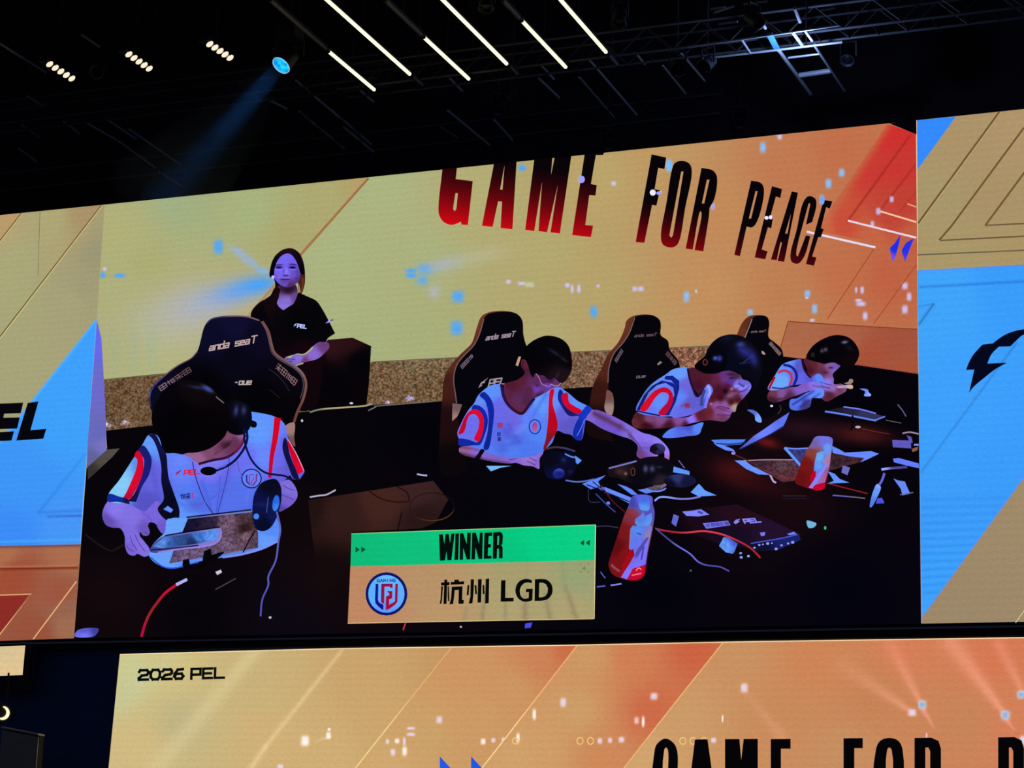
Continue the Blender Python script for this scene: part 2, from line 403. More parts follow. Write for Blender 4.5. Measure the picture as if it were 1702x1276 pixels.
paint('blue_panel', sr, '1525,449 1790,435 1790,678 1702,792 1533,1024 1530,900', [(1560, 480, (64, 164, 250)), (1680, 460, (58, 156, 250)), (1600, 700, (62, 160, 252)), (1560, 850, (62, 158, 250)), (1660, 780, (60, 156, 250)), (1545, 990, (62, 162, 252))], smooth=False,
      strokes=[(1529, 477, 1790, 463, 2.2, 2.2, (40, 116, 214), .6, .8), (1525, 450, 1790, 436, 1.6, 1.6, (120, 150, 240), .8, .8), (1526, 509.5, 1552, 505, 1.5, 1.5, (50, 130, 220), .7, .8), (1552, 505, 1526, 541, 1.8, 1.8, (40, 100, 170), .8, .7),
               (1690, 569, 1532, 783, 1.8, 1.8, (50, 124, 205), .75, .6)] + [(1533, 830+13*i, 1690-9*i, 826+13*i, 3, 3, (46, 136, 236), .55, .3) for i in range(13)])
ribbon('edge_light', sr, '1760,718 1702,792.5 1534,1023', 2.0, (150, 172, 236), smooth=False)
ribbon('trim_line', sr, '1688,1034.5 1720,990', 1.4, (226, 214, 150))
paint('lightning_emblem', sr, '1605.7,614.5 1605.7,614.5 1610,603 1618,589 1633,572.5 1633,572.5 1650,570.5 1650,570.5 1668,557.5 1686.4,550 1710,546 1745,544 1745,544 1738,556 1738,556 1702,556 1688.6,566.4 1679.5,575.5 1679.5,575.5 1660,576 1660,576 1647.7,589 1641,604 1641,604 1674,602.5 1674,602.5 1655,613 1636,627.7 1620,641 1610.7,652 1610.7,652 1619.3,614 1619.3,614', (6, 8, 30), label='black lightning bolt emblem')

# ================================================================ LED wall, centre screen with the live picture
c0 = on_wall(827, 1048)
sm = thing('led_screen', (c0.x, 0, c0.z), 'centre LED wall screen showing players at a long desk and a WINNER banner', 'screen', 'LED wall screens')
CM = [(174, 340), (1522.3, 200.2), (1531.3, 1036), (123, 1060.5)]
cabinet(sm, CM)
SPK = []       # small lights mirrored in the backdrop: x, y, rx, ry, colour, strength
for s in ('171,457,5,5,b 199,458,9,4,b 363,410,8,12,b 683,450,9,3.5,b 683,458,9,4,b 761,493,10,10,b 759,545,10,12,b 868,279,6,6,b 987,518,6,10,b '
          '967,298,5,6,l 1020,305,4,4,l 845,468,4,3.5,l 867,471,6,3,l 880,473,8,4,g 943,474,4,4,l 951,480,2.5,7,l 962,480,3,7,l 994,475,3,2.5,l 1055,480,4,4,l 1065,480,5,4,l '
          '1141,493,5,9,c 1157,484,2,3,l 1112,275,5,10,c 1268,245,5,9,c 1296,227,4,5,l 1085,320,5,5,w 1095,320,4,3,w 1185,343,3,5,l 1277,362,6,4,w 1399,287,5,7,c 1377,305,5,8,c 1366,332,4,8,c '
          '1482,331,3.5,5,l 1460,351,4,6,l 1450,372,3,5,l 1342,488,5,6,c 1354,513,4.5,8,c 1423,482,2,5,l 1433,482,3,6,l 1427,499,6,2.5,l 1431,505,8,4,l 1438,525,4,7,l 1504,475,5,6,l 1511,493,4,7,l '
          '1504,514,5,7,l 1247,519,5,5,c 1350,532,4,2.5,l 1341,495,3,2,l 174,447,3,3,l').split():
    a = s.split(','); SPK.append((float(a[0]), float(a[1]), float(a[2]), float(a[3]), {'b': (84, 166, 246), 'l': (206, 196, 246), 'c': (140, 192, 248), 'w': (244, 238, 255), 'g': (196, 204, 170)}[a[4]], 0.95, 0, 1))
BACK = [(200, 390, (204, 186, 100)), (300, 345, (190, 188, 112)), (420, 350, (196, 190, 104)), (540, 330, (202, 178, 90)), (600, 310, (206, 166, 82)), (250, 440, (202, 184, 92)), (480, 390, (202, 176, 86)), (185, 560, (200, 184, 104)), (260, 590, (204, 190, 104)), (420, 540, (208, 180, 110)),
        (300, 500, (196, 186, 130))]
BACKR = [(640, 320, (198, 192, 112)), (560, 420, (197, 192, 112)), (700, 420, (198, 189, 106)), (800, 330, (206, 182, 96)), (900, 420, (206, 178, 90)), (1000, 300, (212, 172, 84)), (1000, 480, (208, 170, 86)), (1100, 250, (214, 158, 80)), (1200, 360, (216, 142, 72)), (1180, 480, (216, 148, 74)), (1300, 280, (212, 124, 66)),
         (1400, 250, (212, 112, 60)), (1300, 480, (212, 130, 64)), (1400, 450, (212, 112, 58)), (1480, 460, (208, 98, 56)), (1510, 420, (206, 100, 60)), (600, 560, (196, 188, 104)), (900, 570, (204, 178, 92)), (700, 570, (198, 186, 98)), (1100, 560, (212, 158, 80)), (1280, 560, (212, 134, 68)), (560, 520, (198, 190, 110))]
wide = [(290, 535, 80, 46, (186, 184, 176), .55, -8), (345, 503, 66, 28, (172, 176, 200), .75, -14), (395, 484, 48, 18, (112, 162, 238), .85, -13), (430, 473, 34, 13, (70, 160, 250), .97, -9), (396, 418, 15, 6, (150, 180, 224), .85, 32), (414, 434, 17, 7, (150, 178, 230), .8, 32), (436, 450, 12, 5, (130, 180, 248), .85, 20), (190, 590, 8, 44, (160, 172, 140), .35), (222, 585, 8, 50, (156, 176, 146), .4), (252, 580, 9, 44, (152, 178, 150), .4)]
paint('picture', sm, CM, BACK, wide + [b for b in SPK if b[0] < 520], smooth=False, step=8, lit=True)
paint('backdrop_right', sm, '612,294.6 1522.3,200.2 1526,620 1300,600 900,660 400,700 404,538', BACKR,
      [(707, 447, 13, 8, (84, 166, 248), 1), (738, 440, 34, 11, (170, 178, 196), .75, -14), (800, 425, 46, 12, (190, 188, 160), .45, -12), (702, 466, 9, 7, (90, 170, 248), .95), (722, 484, 9, 11, (180, 184, 216), .65, 20), (430, 478, 26, 14, (76, 160, 250), .9, -30)] + [b for b in SPK if b[0] >= 520],
      smooth=False, step=8, lit=True)
ribbon('fold_line', sm, '612.5,296 506,416 404,536', 3.4, [(600, 310, (190, 110, 44)), (506, 416, (196, 124, 56)), (430, 500, (206, 160, 80))], w2=6, smooth=False)
# red band and thin lines at the right of the backdrop
paint('red_band', sm, '1475,205.4 1522,222 1524.5,420 1440,400 1356,383', [(1440, 270, (200, 58, 52)), (1490, 215, (206, 48, 46)), (1500, 280, (200, 56, 50)), (1400, 370, (206, 78, 56)), (1370, 378, (214, 98, 56)), (1480, 360, (196, 70, 54)), (1450, 395, (212, 100, 58)), (1515, 400, (206, 96, 58)), (1500, 330, (194, 64, 52))],
      [b for b in SPK if b[0] > 1390 and b[1] < 400], smooth=False, step=7, strokes=[(1471, 206, 1362, 380, 9, 9, (213, 112, 60), .85, .6), (1512, 226, 1409, 367, 1.6, 1.6, (150, 36, 26), .7, .8), (1523, 272, 1462, 350, 1.6, 1.6, (156, 40, 30), .7, .7), (1524, 318, 1497, 350, 1.4, 1.4, (160, 50, 34), .5, .5)])
ribbon('light_line', sm, '1341,385 1455,411', 3.6, (232, 216, 236)); ribbon('light_line', sm, '1409,366.5 1523,395', 3.2, (232, 214, 232))
ribbon('light_line', sm, '1463,351 1523,369', 2.8, (236, 204, 190)); ribbon('light_line', sm, '1508,338.5 1523,344', 2.2, (232, 170, 130))
ribbon('seam_line', sm, '1453,413 1375,530', 1.6, (176, 72, 40)); ribbon('seam_line', sm, '1523,440 1452,538', 1.6, (176, 76, 44))
for cv in ('1497,389.5 1487,404 1479,412 1483,434.5 1488,428 1494,406', '1519,396 1515,406 1504,435.5 1498.5,416 1506,403'):
    paint('chevron', sm, cv, [(1490, 410, (44, 58, 226)), (1483, 432, (120, 80, 220))], smooth=False, step=4, label='small blue chevron')
paint('dark_corner', sm, '1478,205 1523,199.5 1523.4,223.2', (3, 3, 9), smooth=False)
# the words GAME FOR PEACE
GG = lambda x, y: (6, 4, 6)
def grad(y0, y1, slope=0.13, xr=850, top=(8, 4, 8), bot=(206, 8, 20), pw=1.3):
    def f(x, y):
        t = max(0.0, min(1.0, (y-slope*(x-xr)-y0)/(y1-y0)))**pw
        return tuple(top[i]*(1-t)+bot[i]*t for i in range(3))
    return f
g1, g2 = grad(268, 385, 0.14, 850), grad(338, 424, 0.19, 1120, bot=(160, 6, 14))
g3 = grad(385, 450, 0.2, 1300, bot=(104, 6, 14))
def letter(nm, ol, g, holes=(), smooth=False):
    paint('letter_'+nm, sm, ol, g, smooth=smooth, holes=holes, step=8, label='large letter %s of the slogan on the backdrop' % nm.upper())
letter('g', '735.3,281 735.3,281 759.5,278.3 759.5,278.3 757.5,297.5 757.5,297.5 785.8,301 785.8,301 777.6,374 777.6,374 767,373 767,373 765.5,368.5 762,370.5 749.4,373.6 737.6,369 730,357.6 728.7,344', g1, [[(757,321),(761,321),(758.5,347),(755.8,351),(753,347)]], True)
letter('a', '821,271.7 858.7,267.9 851.7,381 832,378.7 834.5,335 828,334.5 818.8,376.9 801,375.2', g1, [[(838.6,275),(835.2,315.3),(831.2,314.8)]])
letter('m', '888,264.9 916.5,261.9 918,263 915.9,290.5 921.6,262.5 949.7,258.7 930.5,388 915,386 927,308 909.3,385.8 895,384 901,302.3 888,384 872.8,381.8', g1)
letter('e', '971.6,256.7 1004,253 1002.5,257.5 990.4,257.5 982.2,305.8 992,307.5 989.7,325 979.4,324.2 972.8,374 985.7,375 982.2,394 951,390.5', g1)
letter('f', '1083,256.4 1107.3,261.7 1104.4,280.8 1094,278.8 1088,314.6 1097,316 1091,341.7 1083.8,340.5 1071,403.4 1056.5,402.2', g2)
letter('o', '1122,270.5 1133.8,267.2 1146,272 1150,285 1139,345 1128,402.8 1121,410 1112,411 1101.4,405.8 1098.5,391 1108,335 1117,281', g2, [[(1132.3,285),(1136,285),(1118.5,391),(1115.5,395),(1112.5,391)]], True)
letter('r', '1166,278.8 1166,278.8 1185,283.4 1191.7,294 1187.5,330 1179.3,345.5 1179.3,345.5 1178.5,358 1169,417.5 1169,417.5 1154.4,415.5 1154.4,415.5 1166,353.5 1164,351 1151.4,414.6 1151.4,414.6 1139.7,413 1139.7,413', g2, [[(1175,298.5),(1179.3,298.5),(1170.5,338),(1166.6,338)]], True)
letter('p', '1248.4,300 1248.4,300 1264.6,304 1269.9,314.6 1258.7,367.5 1249.9,377.8 1241,376.4 1241,376.4 1229.9,425.7 1229.9,425.7 1220.5,423.4 1220.5,423.4', g3, [[(1255.8,317.6),(1259.3,317.6),(1248.4,363),(1244.6,363)]], True)
letter('e', '1283,309.3 1299.8,314 1297,329 1289.6,326.4 1280.7,358.7 1285,360 1282,379.3 1276.3,377.8 1266,414.6 1275.7,417.5 1272,430.7 1254.3,427.8', g3)
letter('a', '1316,318 1326.3,320 1303.4,435 1292.5,433.7 1299.9,402.8 1297,402.8 1291,432.2 1281.3,431.3', g3, [[(1314.6,355),(1309,388),(1305,388)]])
letter('c', '1344,325.8 1355,330 1357,341 1349.8,369 1349.8,369 1339.5,373.4 1339.5,373.4 1347,338 1347,338 1344,338 1344,338 1323.4,423.4 1326,426.3 1326,426.3 1339.5,391 1339.5,391 1347,392.5 1347,392.5 1336.6,426.3 1326.3,438 1316,435 1313.7,423.4 1324,382 1335,336', g3, smooth=True)
letter('e', '1369,332.3 1383.6,334.6 1379,347 1373.3,344 1364.5,379.3 1369,380.8 1364.5,394 1360,394 1349.8,426.3 1357,427.8 1352.8,441.6 1339.5,438.7', g3)
# lights that sit over the letters
for x, y, rx, ry, c in ((967, 298, 5, 6, LAV), (1085, 320, 5, 5, (240, 236, 255)), (1095, 321, 4, 3, LAV), (1112, 275, 4.5, 9, (140, 200, 250)), (1185, 343, 2.5, 4, LAV), (1274, 362, 3.5, 3, (240, 236, 255)), (1281, 361, 3, 3.4, (240, 236, 255)), (1367, 332, 3.5, 8, (150, 190, 250))):
    disc('light_spot', sm, x, y, rx, ry, c)
# ledge and speckled floor at the foot of the backdrop
paint('ledge', sm, '1309.5,534 1416,540.5 1524.5,546.5 1526,622 1424,607 1360,600 1297,595 1297,576', [(1330, 560, (196, 106, 58)), (1400, 560, (192, 98, 56)), (1500, 570, (178, 84, 54)), (1450, 600, (182, 82, 50)), (1510, 610, (182, 84, 50)), (1310, 590, (200, 110, 56))], smooth=False)
ribbon('seam_line', sm, '1310,534 1416,541 1524,547', 1.6, (134, 62, 34)); ribbon('seam_line', sm, '1310,534 1297,578', 1.4, (140, 66, 36)); ribbon('seam_line', sm, '1424,606 1526,621', 2, (160, 74, 46))
paint('speckled_floor', sm, '171,631.5 276,621 400,612 617,602 720,596.5 950,585.5 1010,583 1190,575 1190,610 985,643.5 745,666.5 610,674 515,684 250,707.5 176,716', [(200, 660, (118, 80, 44)), (230, 700, (120, 82, 46)), (650, 640, (126, 86, 46)), (720, 650, (128, 88, 48)), (960, 620, (136, 92, 56)), (1150, 590, (150, 96, 64)), (700, 605, (134, 98, 56))],
      [(178, 706, 7, 4, (196, 190, 236), .9), (208, 703, 6, 4, (200, 190, 240), .8), (644, 669, 5, 3, (190, 170, 230), .9), (681, 662, 6, 4, (180, 180, 250), .95)], smooth=False, step=2.3, rand=0.5)
ribbon('seam_line', sm, '171,631 276,620.8 400,611.5', 1.6, (140, 112, 50)); ribbon('seam_line', sm, '617,601.5 720,596 950,585 1010,582.5 1190,574.5', 1.6, (150, 108, 54))
# dark stage and desk
paint('dark_stage', sm, '176,715.5 250,707 515,683.5 610,673.5 745,666 940,645.5 985,642.5 1190,609 1300,592 1424,606.5 1526.5,621.5 1531.2,1036 123,1060.5 146,745 178,745',
      [(250, 800, (5, 4, 9)), (160, 860, (8, 5, 10)), (180, 990, (20, 8, 12)), (150, 1040, (16, 7, 11)), (320, 1020, (6, 4, 9)), (470, 1030, (12, 8, 18)), (540, 950, (20, 9, 12)), (560, 760, (4, 4, 9)), (700, 720, (4, 3, 9)), (480, 860, (14, 7, 10)), (800, 850, (5, 4, 10)), (950, 850, (6, 5, 12)), (1100, 980, (3, 3, 12)), (1400, 980, (3, 3, 14)), (1450, 700, (4, 3, 9)), (1200, 860, (14, 6, 12)), (1300, 830, (20, 8, 14))],
      [(1430, 722, 50, 14, (84, 26, 26), .9, 6), (1340, 712, 60, 16, (44, 18, 30), .8, 4), (1225, 785, 40, 20, (82, 20, 22), .9, 20), (1275, 735, 22, 8, (120, 26, 26), .8, 14), (1260, 805, 70, 14, (46, 12, 16), .7, 15), (1330, 850, 60, 30, (26, 8, 14), .7)], smooth=False, step=10)
paint('desk_front', sm, '512,831 610,816 720,799 745,830 724,868 700,878 584,884 580,1000 540,1010 520,900', [(640, 830, (66, 36, 30)), (560, 850, (50, 27, 24)), (690, 820, (58, 34, 34)), (700, 860, (40, 22, 22)), (540, 960, (20, 9, 11)), (570, 990, (16, 8, 11)), (520, 840, (34, 18, 18))], smooth=False)
paint('light_strip', sm, '161,531 168.5,562 173,635 176,700 177.5,752 146.5,778 144,778 145.4,740 151.5,660', [(165, 560, (130, 128, 226)), (166, 640, (132, 122, 190)), (165, 720, (130, 124, 178)), (155, 765, (116, 116, 150)), (172, 740, (140, 130, 180))], smooth=False, step=5)
paint('side_table', sm, '178,747 199,745 186,760 146,797 145.5,776', [(170, 760, (80, 74, 68)), (150, 785, (54, 48, 48)), (192, 750, (84, 78, 70))], smooth=False, step=6)
ribbon('cable', sm, '142,888 165,905 185,915 205,905', 2.5, (30, 20, 24)); 
paint('lavender_cup', sm, '124,1057 128,1048 140,1044 164,1045 158,1056 146,1059', [(140, 1048, (110, 100, 190)), (140, 1057, (150, 150, 240)), (160, 1046, (80, 74, 150))], step=5)
paint('speaker_box', sm, '505,600 545,564.5 586,561 617,575 613,640 609,672.5 515,683.5 495,640', [(580, 566, (40, 16, 20)), (550, 570, (44, 18, 22)), (560, 640, (5, 3, 7)), (600, 600, (4, 3, 7)), (530, 620, (8, 3, 8))], smooth=False, label='black box standing behind the first chair')
ribbon('light_line', sm, '515,685 530,680.5 608,674 618,671', 2.6, [(520, 684, (150, 140, 100)), (560, 678, (200, 180, 120)), (605, 674, (190, 170, 110))]); disc('light_spot', sm, 584, 670, 3, 1.6, (220, 220, 230))
ribbon('light_line', sm, '612,682 625,676', 1.8, (120, 110, 130)); ribbon('light_line', sm, '622,675 720,667', 1.6, (150, 116, 90)); disc('light_spot', sm, 502, 699, 1.8, 2.2, (210, 210, 230))
ribbon('cable', sm, '515,826 530,823.5 542,822 558,814', 2.6, (180, 180, 200)); ribbon('cable', sm, '693,787.5 702,789.5 710,790', 2.6, (190, 190, 216))
ribbon('cable', sm, '614,816 632,828 660,834 680,833', 2.2, (44, 10, 12)); ribbon('cable', sm, '660,809 676,818 681,833', 2.0, (36, 8, 10))
ring('cable_loop', sm, 718, 842, 38, 24, 1.6, [(690, 820, (40, 20, 16)), (740, 862, (90, 62, 32)), (750, 830, (20, 12, 14))])
ribbon('cable', sm, '668,850 664,868 660,882', 2.2, (20, 10, 12))

# ---------------------------------------------------------------- picture: the woman behind the chair
INK = (4, 3, 8)
wo = paint('person', sm, '462,466 459,492 455,503 470,530 520,560 546,570 547,578 540,586 528,596 510,601 498,604 488,607.5 478,603 472,599 473.5,595 476,593.5 482,595 488,590 494,588.5 504,590 515,584 520,577 500,560 489,505 494,494 492,474',
           [(480, 480, (40, 18, 40)), (478, 500, (148, 108, 190)), (490, 496, (112, 72, 140)), (474, 512, (152, 116, 200)), (540, 574, (104, 60, 120)), (520, 590, (150, 104, 190)), (498, 596, (152, 112, 200)), (480, 600, (130, 96, 180)), (505, 600, (110, 60, 110))], step=4,
           label='person in a black T-shirt standing behind the first gaming chair, hands folded')
paint('back_hair', wo, '448,459 451,440 457,426 469.5,415 485,412.5 497,420 504,434 507,454 506,475 500,489 495,470 462,476 464,492 459,503 451,513 436,512 438,500 450,490 457,478 456,466', [(480, 416, (24, 10, 20)), (450, 500, (26, 9, 16)), (503, 480, (70, 34, 26)), (455, 450, (8, 4, 12))], step=4)
ribbon('hair_strand', wo, '503,462 503,476 499,487', 2.2, (110, 56, 34)); ribbon('hair_strand', wo, '496,470 497,486', 1.6, (150, 88, 50))
fc = paint('face', wo, '469.5,422 482,422 490,430 497.5,446 499,461 492,472 482,477 471,476 460,468 455,457 457,442', [(475, 430, (134, 108, 222)), (485, 436, (128, 100, 216)), (462, 452, (134, 100, 214)), (475, 456, (140, 108, 216)), (490, 456, (116, 80, 182)), (496, 464, (88, 52, 120)), (474, 471, (116, 78, 170)), (482, 475, (80, 44, 100))],
           [(463.4, 444.2, 5.4, 1.9, (34, 10, 92), 1.0), (486, 444.2, 5.8, 2.0, (34, 10, 92), 1.0), (464, 440.2, 6.4, 1.2, (66, 40, 108), .85, -6), (487, 439.6, 6.4, 1.3, (62, 36, 100), .85, 6), (464, 447.6, 4.6, 1.4, (158, 136, 255), .5), (487, 447.6, 4.6, 1.4, (150, 128, 250), .5), (471.5, 451, 1.4, 5, (104, 78, 190), .6), (476, 450, 1.8, 6, (170, 144, 255), .6), (475, 457.8, 4.4, 1.5, (70, 36, 104), .9), (473.4, 464.6, 7, 1.3, (66, 24, 84), 1.0), (473.6, 467.2, 4.6, 1.0, (134, 74, 150), .8), (474, 470, 6, 1.4, (90, 66, 170), .6), (494, 455, 3, 8, (84, 56, 130), .6), (459, 460, 2, 5, (96, 70, 160), .5)], step=1.8)
paint('eye', wo, '458.6,444.8 461,443.2 465,443 468.6,444.6 466,446 462,446.2', (30, 10, 84), step=2)
paint('eye', wo, '481,444.6 484.5,443 488.6,443 491.6,444.8 488.6,446.4 484.6,446.2', (28, 8, 80), step=2)
ribbon('eyebrow', wo, '457.5,441.6 462,439.6 469,440', 1.3, (58, 34, 98)); ribbon('eyebrow', wo, '481,439.6 487,438.6 492.6,440.8', 1.4, (54, 32, 92))
ribbon('nose_line', wo, '472.6,446 471.6,452 470.2,456.6', 1.0, (104, 78, 184)); ribbon('nostrils', wo, '470.6,457.6 473,458.6 477,458.6 479.4,457.4', 1.5, (66, 34, 98))
ribbon('mouth', wo, '466.2,464.4 470,463.9 473.6,464.5 478,463.9 481.4,464.6', 1.5, (60, 20, 76)); ribbon('lower_lip', wo, '468.6,467 474,467.8 479,467', 1.1, (92, 52, 130))
paint('fringe', wo, '471,423 462,432 456.5,446 454.5,460 449,458 451,438 459,423 471,416 486,413 498,421 504,436 506,456 500,455 496,443 490,430 482,421.5', [(480, 416, (30, 12, 22)), (455, 446, (8, 4, 12)), (503, 450, (10, 4, 12)), (494, 430, (18, 8, 18))], step=3)
disc('earbud', wo, 453.6, 460.6, 2.6, 3, (220, 216, 250)); ribbon('earbud_wire', wo, '455,462 455,470', 1.8, (170, 150, 210))
ts = paint('t_shirt', wo, '417,521 425,508 440,498 460,504 460,504 464,510 471,515.5 471,515.5 479,510 488,504 493.5,492 495.5,485.5 495.5,485.5 510,492 526,500 536,514 546,532 546,532 557,554 557,554 545,562 541,568 530,568.5 519,576 512,583 504,588 494,587.5 486,590 476,593 472.5,596 471.5,600 477,604 488,608.5 499,606 512,602 530,596 542,588 542,588 536,620 520,680 440,660 420,560', [(440, 520, (7, 5, 9)), (500, 540, (4, 4, 7)), (530, 555, (5, 5, 10)), (450, 505, (14, 8, 14)), (510, 585, (20, 5, 12))], step=6)
paint('hair_tail', wo, '457,478 466,480 463,492 460,505 456,520 458,545 446,530 440,512 441,500 450,490', [(452, 500, (20, 8, 14)), (454, 535, (12, 7, 10))], step=4)
word('shirt_print', ts, 'PEL', (495.2, 538.6), (5.4, 0.7), (-1.2, 5.2), 1.7, (222, 226, 255)); paint('shirt_mark', ts, '488,543 490,538.5 494.5,537 492,539 492.5,540 489.5,541.5', (222, 226, 255), smooth=False, step=3)
paint('sleeve_print', ts, '541,537 547,531.5 555,530.5 549,535 544,537', [(543, 535, (150, 150, 240)), (547, 532, (220, 214, 250)), (553, 532, (20, 16, 50))], smooth=False, step=2.5)
ribbon('finger_gap', wo, '476,597 484,596.5 491,598', 1.1, (70, 40, 90)); ribbon('finger_gap', wo, '478,601 486,600', 1.1, (70, 40, 90))

# ---------------------------------------------------------------- picture: gaming chairs
c1 = paint('gaming_chair', sm, '317,595 328,583 334,563 338,547 343,537 352,529.5 376,524.5 410,525 432,532 444,547 450,570 454,583 464,593 488,607 501,619 507,630 509,643 504,664 495,684 489,702 489,728 491,745 480,780 300,780 256,690 249,676 248,660 252,645 270,626 294,607',
           [(390, 540, (16, 14, 46)), (360, 560, (12, 11, 38)), (430, 560, (10, 9, 30)), (390, 600, (8, 7, 22)), (270, 650, (12, 10, 30)), (340, 640, (4, 3, 8)), (430, 660, (4, 3, 7)), (480, 620, (10, 6, 16)), (480, 690, (6, 4, 8))], step=7, label='large black gaming chair behind the nearest player')
ribbon('piping', c1, '436,534 446,551 451,571 455,584 465,594 489,608 502,620 507.5,631 508.5,643 503.5,664 494,685 488.5,702', 4.2, [(440, 540, (120, 76, 70)), (455, 584, (128, 84, 72)), (500, 618, (150, 104, 92)), (508, 640, (130, 82, 68)), (492, 690, (110, 64, 54))])
ribbon('piping', c1, '433,533.5 442,549 448,572 452,586 463,597 487,611 499,622 503.5,632 504,645 499,662', 1.2, (90, 74, 96))
ribbon('piping', c1, '343,538 351,530.5 376,525.5 410,526 431,532.5', 2.2, [(350, 532, (60, 50, 90)), (400, 526, (128, 96, 112))])
ribbon('piping', c1, '328,584 318,595 296,607 271,626.5 253,646 249,661 250.5,676', 1.8, [(320, 592, (110, 78, 96)), (290, 610, (112, 84, 100)), (252, 650, (70, 74, 150)), (250, 672, (46, 46, 90))])
paint('side_panel', c1, '474,708 489,702 489,728 490.5,742 484,736 478,722', [(482, 712, (176, 130, 120)), (487, 735, (120, 80, 74))], step=5)
word('chair_lettering', c1, 'anda', (350, 571), (8.55, -1.5), (-2.0, 11.5), 2.0, (196, 168, 170), fill=0.7); word('chair_lettering', c1, 'seat', (392.7, 563.5), (8.55, -1.5), (-2.0, 11.5), 2.0, (196, 168, 170), fill=0.7)
word('chair_lettering', c1, '-ove', (392, 630), (7.2, -0.1), (-2.0, 9.0), 2.0, (180, 168, 164), fill=0.72)
word('side_lettering', c1, '#&%#', (263.5, 643), (13.2, -8.6), (4.0, 6.4), 1.3, [(270, 646, (130, 108, 126)), (312, 614, (104, 78, 84))], fill=0.82)
word('side_lettering', c1, '%#&#', (463, 603.5), (8.2, 7.6), (-5.0, 8.0), 1.3, (150, 108, 106), fill=0.8)
ribbon('seam_line', c1, '447,613 462,624 473,637 481,650', 1.2, (34, 42, 44)); ribbon('seam_line', c1, '448,647 465,661', 1.1, (34, 30, 38))

def side_chair(sh, side, front, label, cols, edge, ec=(120, 92, 96)):
    ch = paint('gaming_chair', sm, sh, cols, step=7, label=label)
    fr = paint('backrest_front', ch, front, [(0, 0, (6, 5, 12))], step=9)
    ribbon('piping', ch, edge, 1.6, ec)
    return ch, fr
BR = (92, 46, 28)
c2, f2 = side_chair('735,664 738,630 750,606 768,586 784,570 792,546 800,526 814,518.5 844,517 860,522 868,532 870,556 874,572 890,600 890,680 780,780 736,790 732,700', None,
                    '804,530 812,521.5 844,518 860,522 868,533 870,556 875,574 890,600 890,690 790,790 776,770 760,690 757,655 754,630 760,606 770,592 788,574 798,552', 'black gaming chair with brown sides behind the player in glasses',
                    [(795, 535, (104, 54, 34)), (780, 572, (96, 46, 30)), (755, 600, (88, 42, 28)), (743, 640, (66, 28, 24)), (740, 700, (30, 12, 14)), (755, 770, (10, 6, 10))], '804,530 798,552 788,573 770,592 759,607 754,630 757,655 759,670')
paint('side_panel', c2, '752,670 768,672 764,684 760,692 751.5,700', [(758, 675, (140, 92, 82)), (755, 695, (176, 130, 116))], smooth=False, step=5)
word('chair_lettering', f2, 'anda seat', (810, 557), (5.2, -0.75), (-2.4, 8.2), 1.5, (160, 142, 160), fill=0.7)
word('side_lettering', f2, '##&', (765.5, 608), (6.4, -7.0), (3.0, 4.6), 1.1, (120, 100, 120), fill=0.8)
word('back_print', f2, 'PEL', (815, 631), (9.6, -1.4), (-3.2, 10.5), 2.2, (160, 146, 156), fill=0.76)
paint('back_mark', f2, '795,645 799,636 812,627 806,633 806,636 800,638 802,640', (150, 138, 148), smooth=False, step=4)
paint('chair_tag', f2, '862,592 866,593 861,608.5 857,606.5', (206, 166, 140), smooth=False, step=4)
c3, f3 = side_chair('980,670 986,640 1000,612 1010,590 1028,568 1038,546 1042,532 1056,524 1084,523.5 1096,531 1098.5,540 1098,556 1110,566 1113,580 1127,598 1131,612 1150,660 1110,730 1000,730 976,720', None,
                    '1054,528 1062,524.5 1084,524 1096,531 1098.5,542 1098,557 1110,567 1113,581 1127,599 1131,613 1150,660 1110,735 1022,735 1014,680 1011,640 1012,612 1020,588 1036,570 1046,554', 'black gaming chair with brown sides, second from the right',
                    [(1045, 535, (100, 50, 32)), (1030, 568, (96, 46, 30)), (1005, 610, (80, 36, 24)), (990, 650, (56, 22, 18)), (985, 700, (20, 9, 12))], '1055,528 1046,553 1036,569 1020,588 1012,612 1010.5,636')
paint('side_panel', c3, '1009,648 1018,654 1018,688 1013,690.5 1005,680 1007,660', [(1012, 655, (120, 76, 66)), (1012, 683, (176, 136, 124))], step=5)
word('chair_lettering', f3, 'anda seat', (1056, 555.4), (4.0, -0.25), (-1.6, 4.6), 1.0, (92, 76, 84), fill=0.7)
word('side_lettering', f3, '#%#', (1110, 584), (5.4, 6.4), (-3.4, 4.6), 1.0, (104, 74, 78), fill=0.8); word('side_lettering', f3, '##', (1022, 598), (6, -10), (2.6, 4), 1.0, (104, 92, 104), fill=0.8)
word('back_print', f3, 'ove', (1059, 623), (5.2, -0.4), (-1.4, 5), 1.1, (110, 100, 110)); paint('chair_tag', f3, '1097,600 1101,602 1094,607 1092,605', (150, 130, 110), smooth=False, step=4)
c4, f4 = side_chair('1223,566 1228,548 1234,536 1244,526 1258,523.5 1274,526 1278,534 1277,560 1288,569 1299,580 1302,592 1298,640 1285,690 1250,690 1230,620', None,
                    '1248,532 1256,525 1274,526 1278.5,535 1277.5,560 1288,569 1299,580 1302,592 1298,640 1285,690 1250,690 1236,600 1238,562', 'black gaming chair furthest to the right',
                    [(1240, 530, (92, 44, 32)), (1230, 556, (104, 50, 32)), (1228, 566, (80, 36, 28)), (1240, 620, (8, 5, 10))], '1250,530 1244,546 1238,561', (150, 120, 120))
word('chair_lettering', f4, 'anda seat', (1249, 549.5), (2.7, -0.15), (-0.8, 3.2), 0.9, (112, 84, 88), fill=0.7)
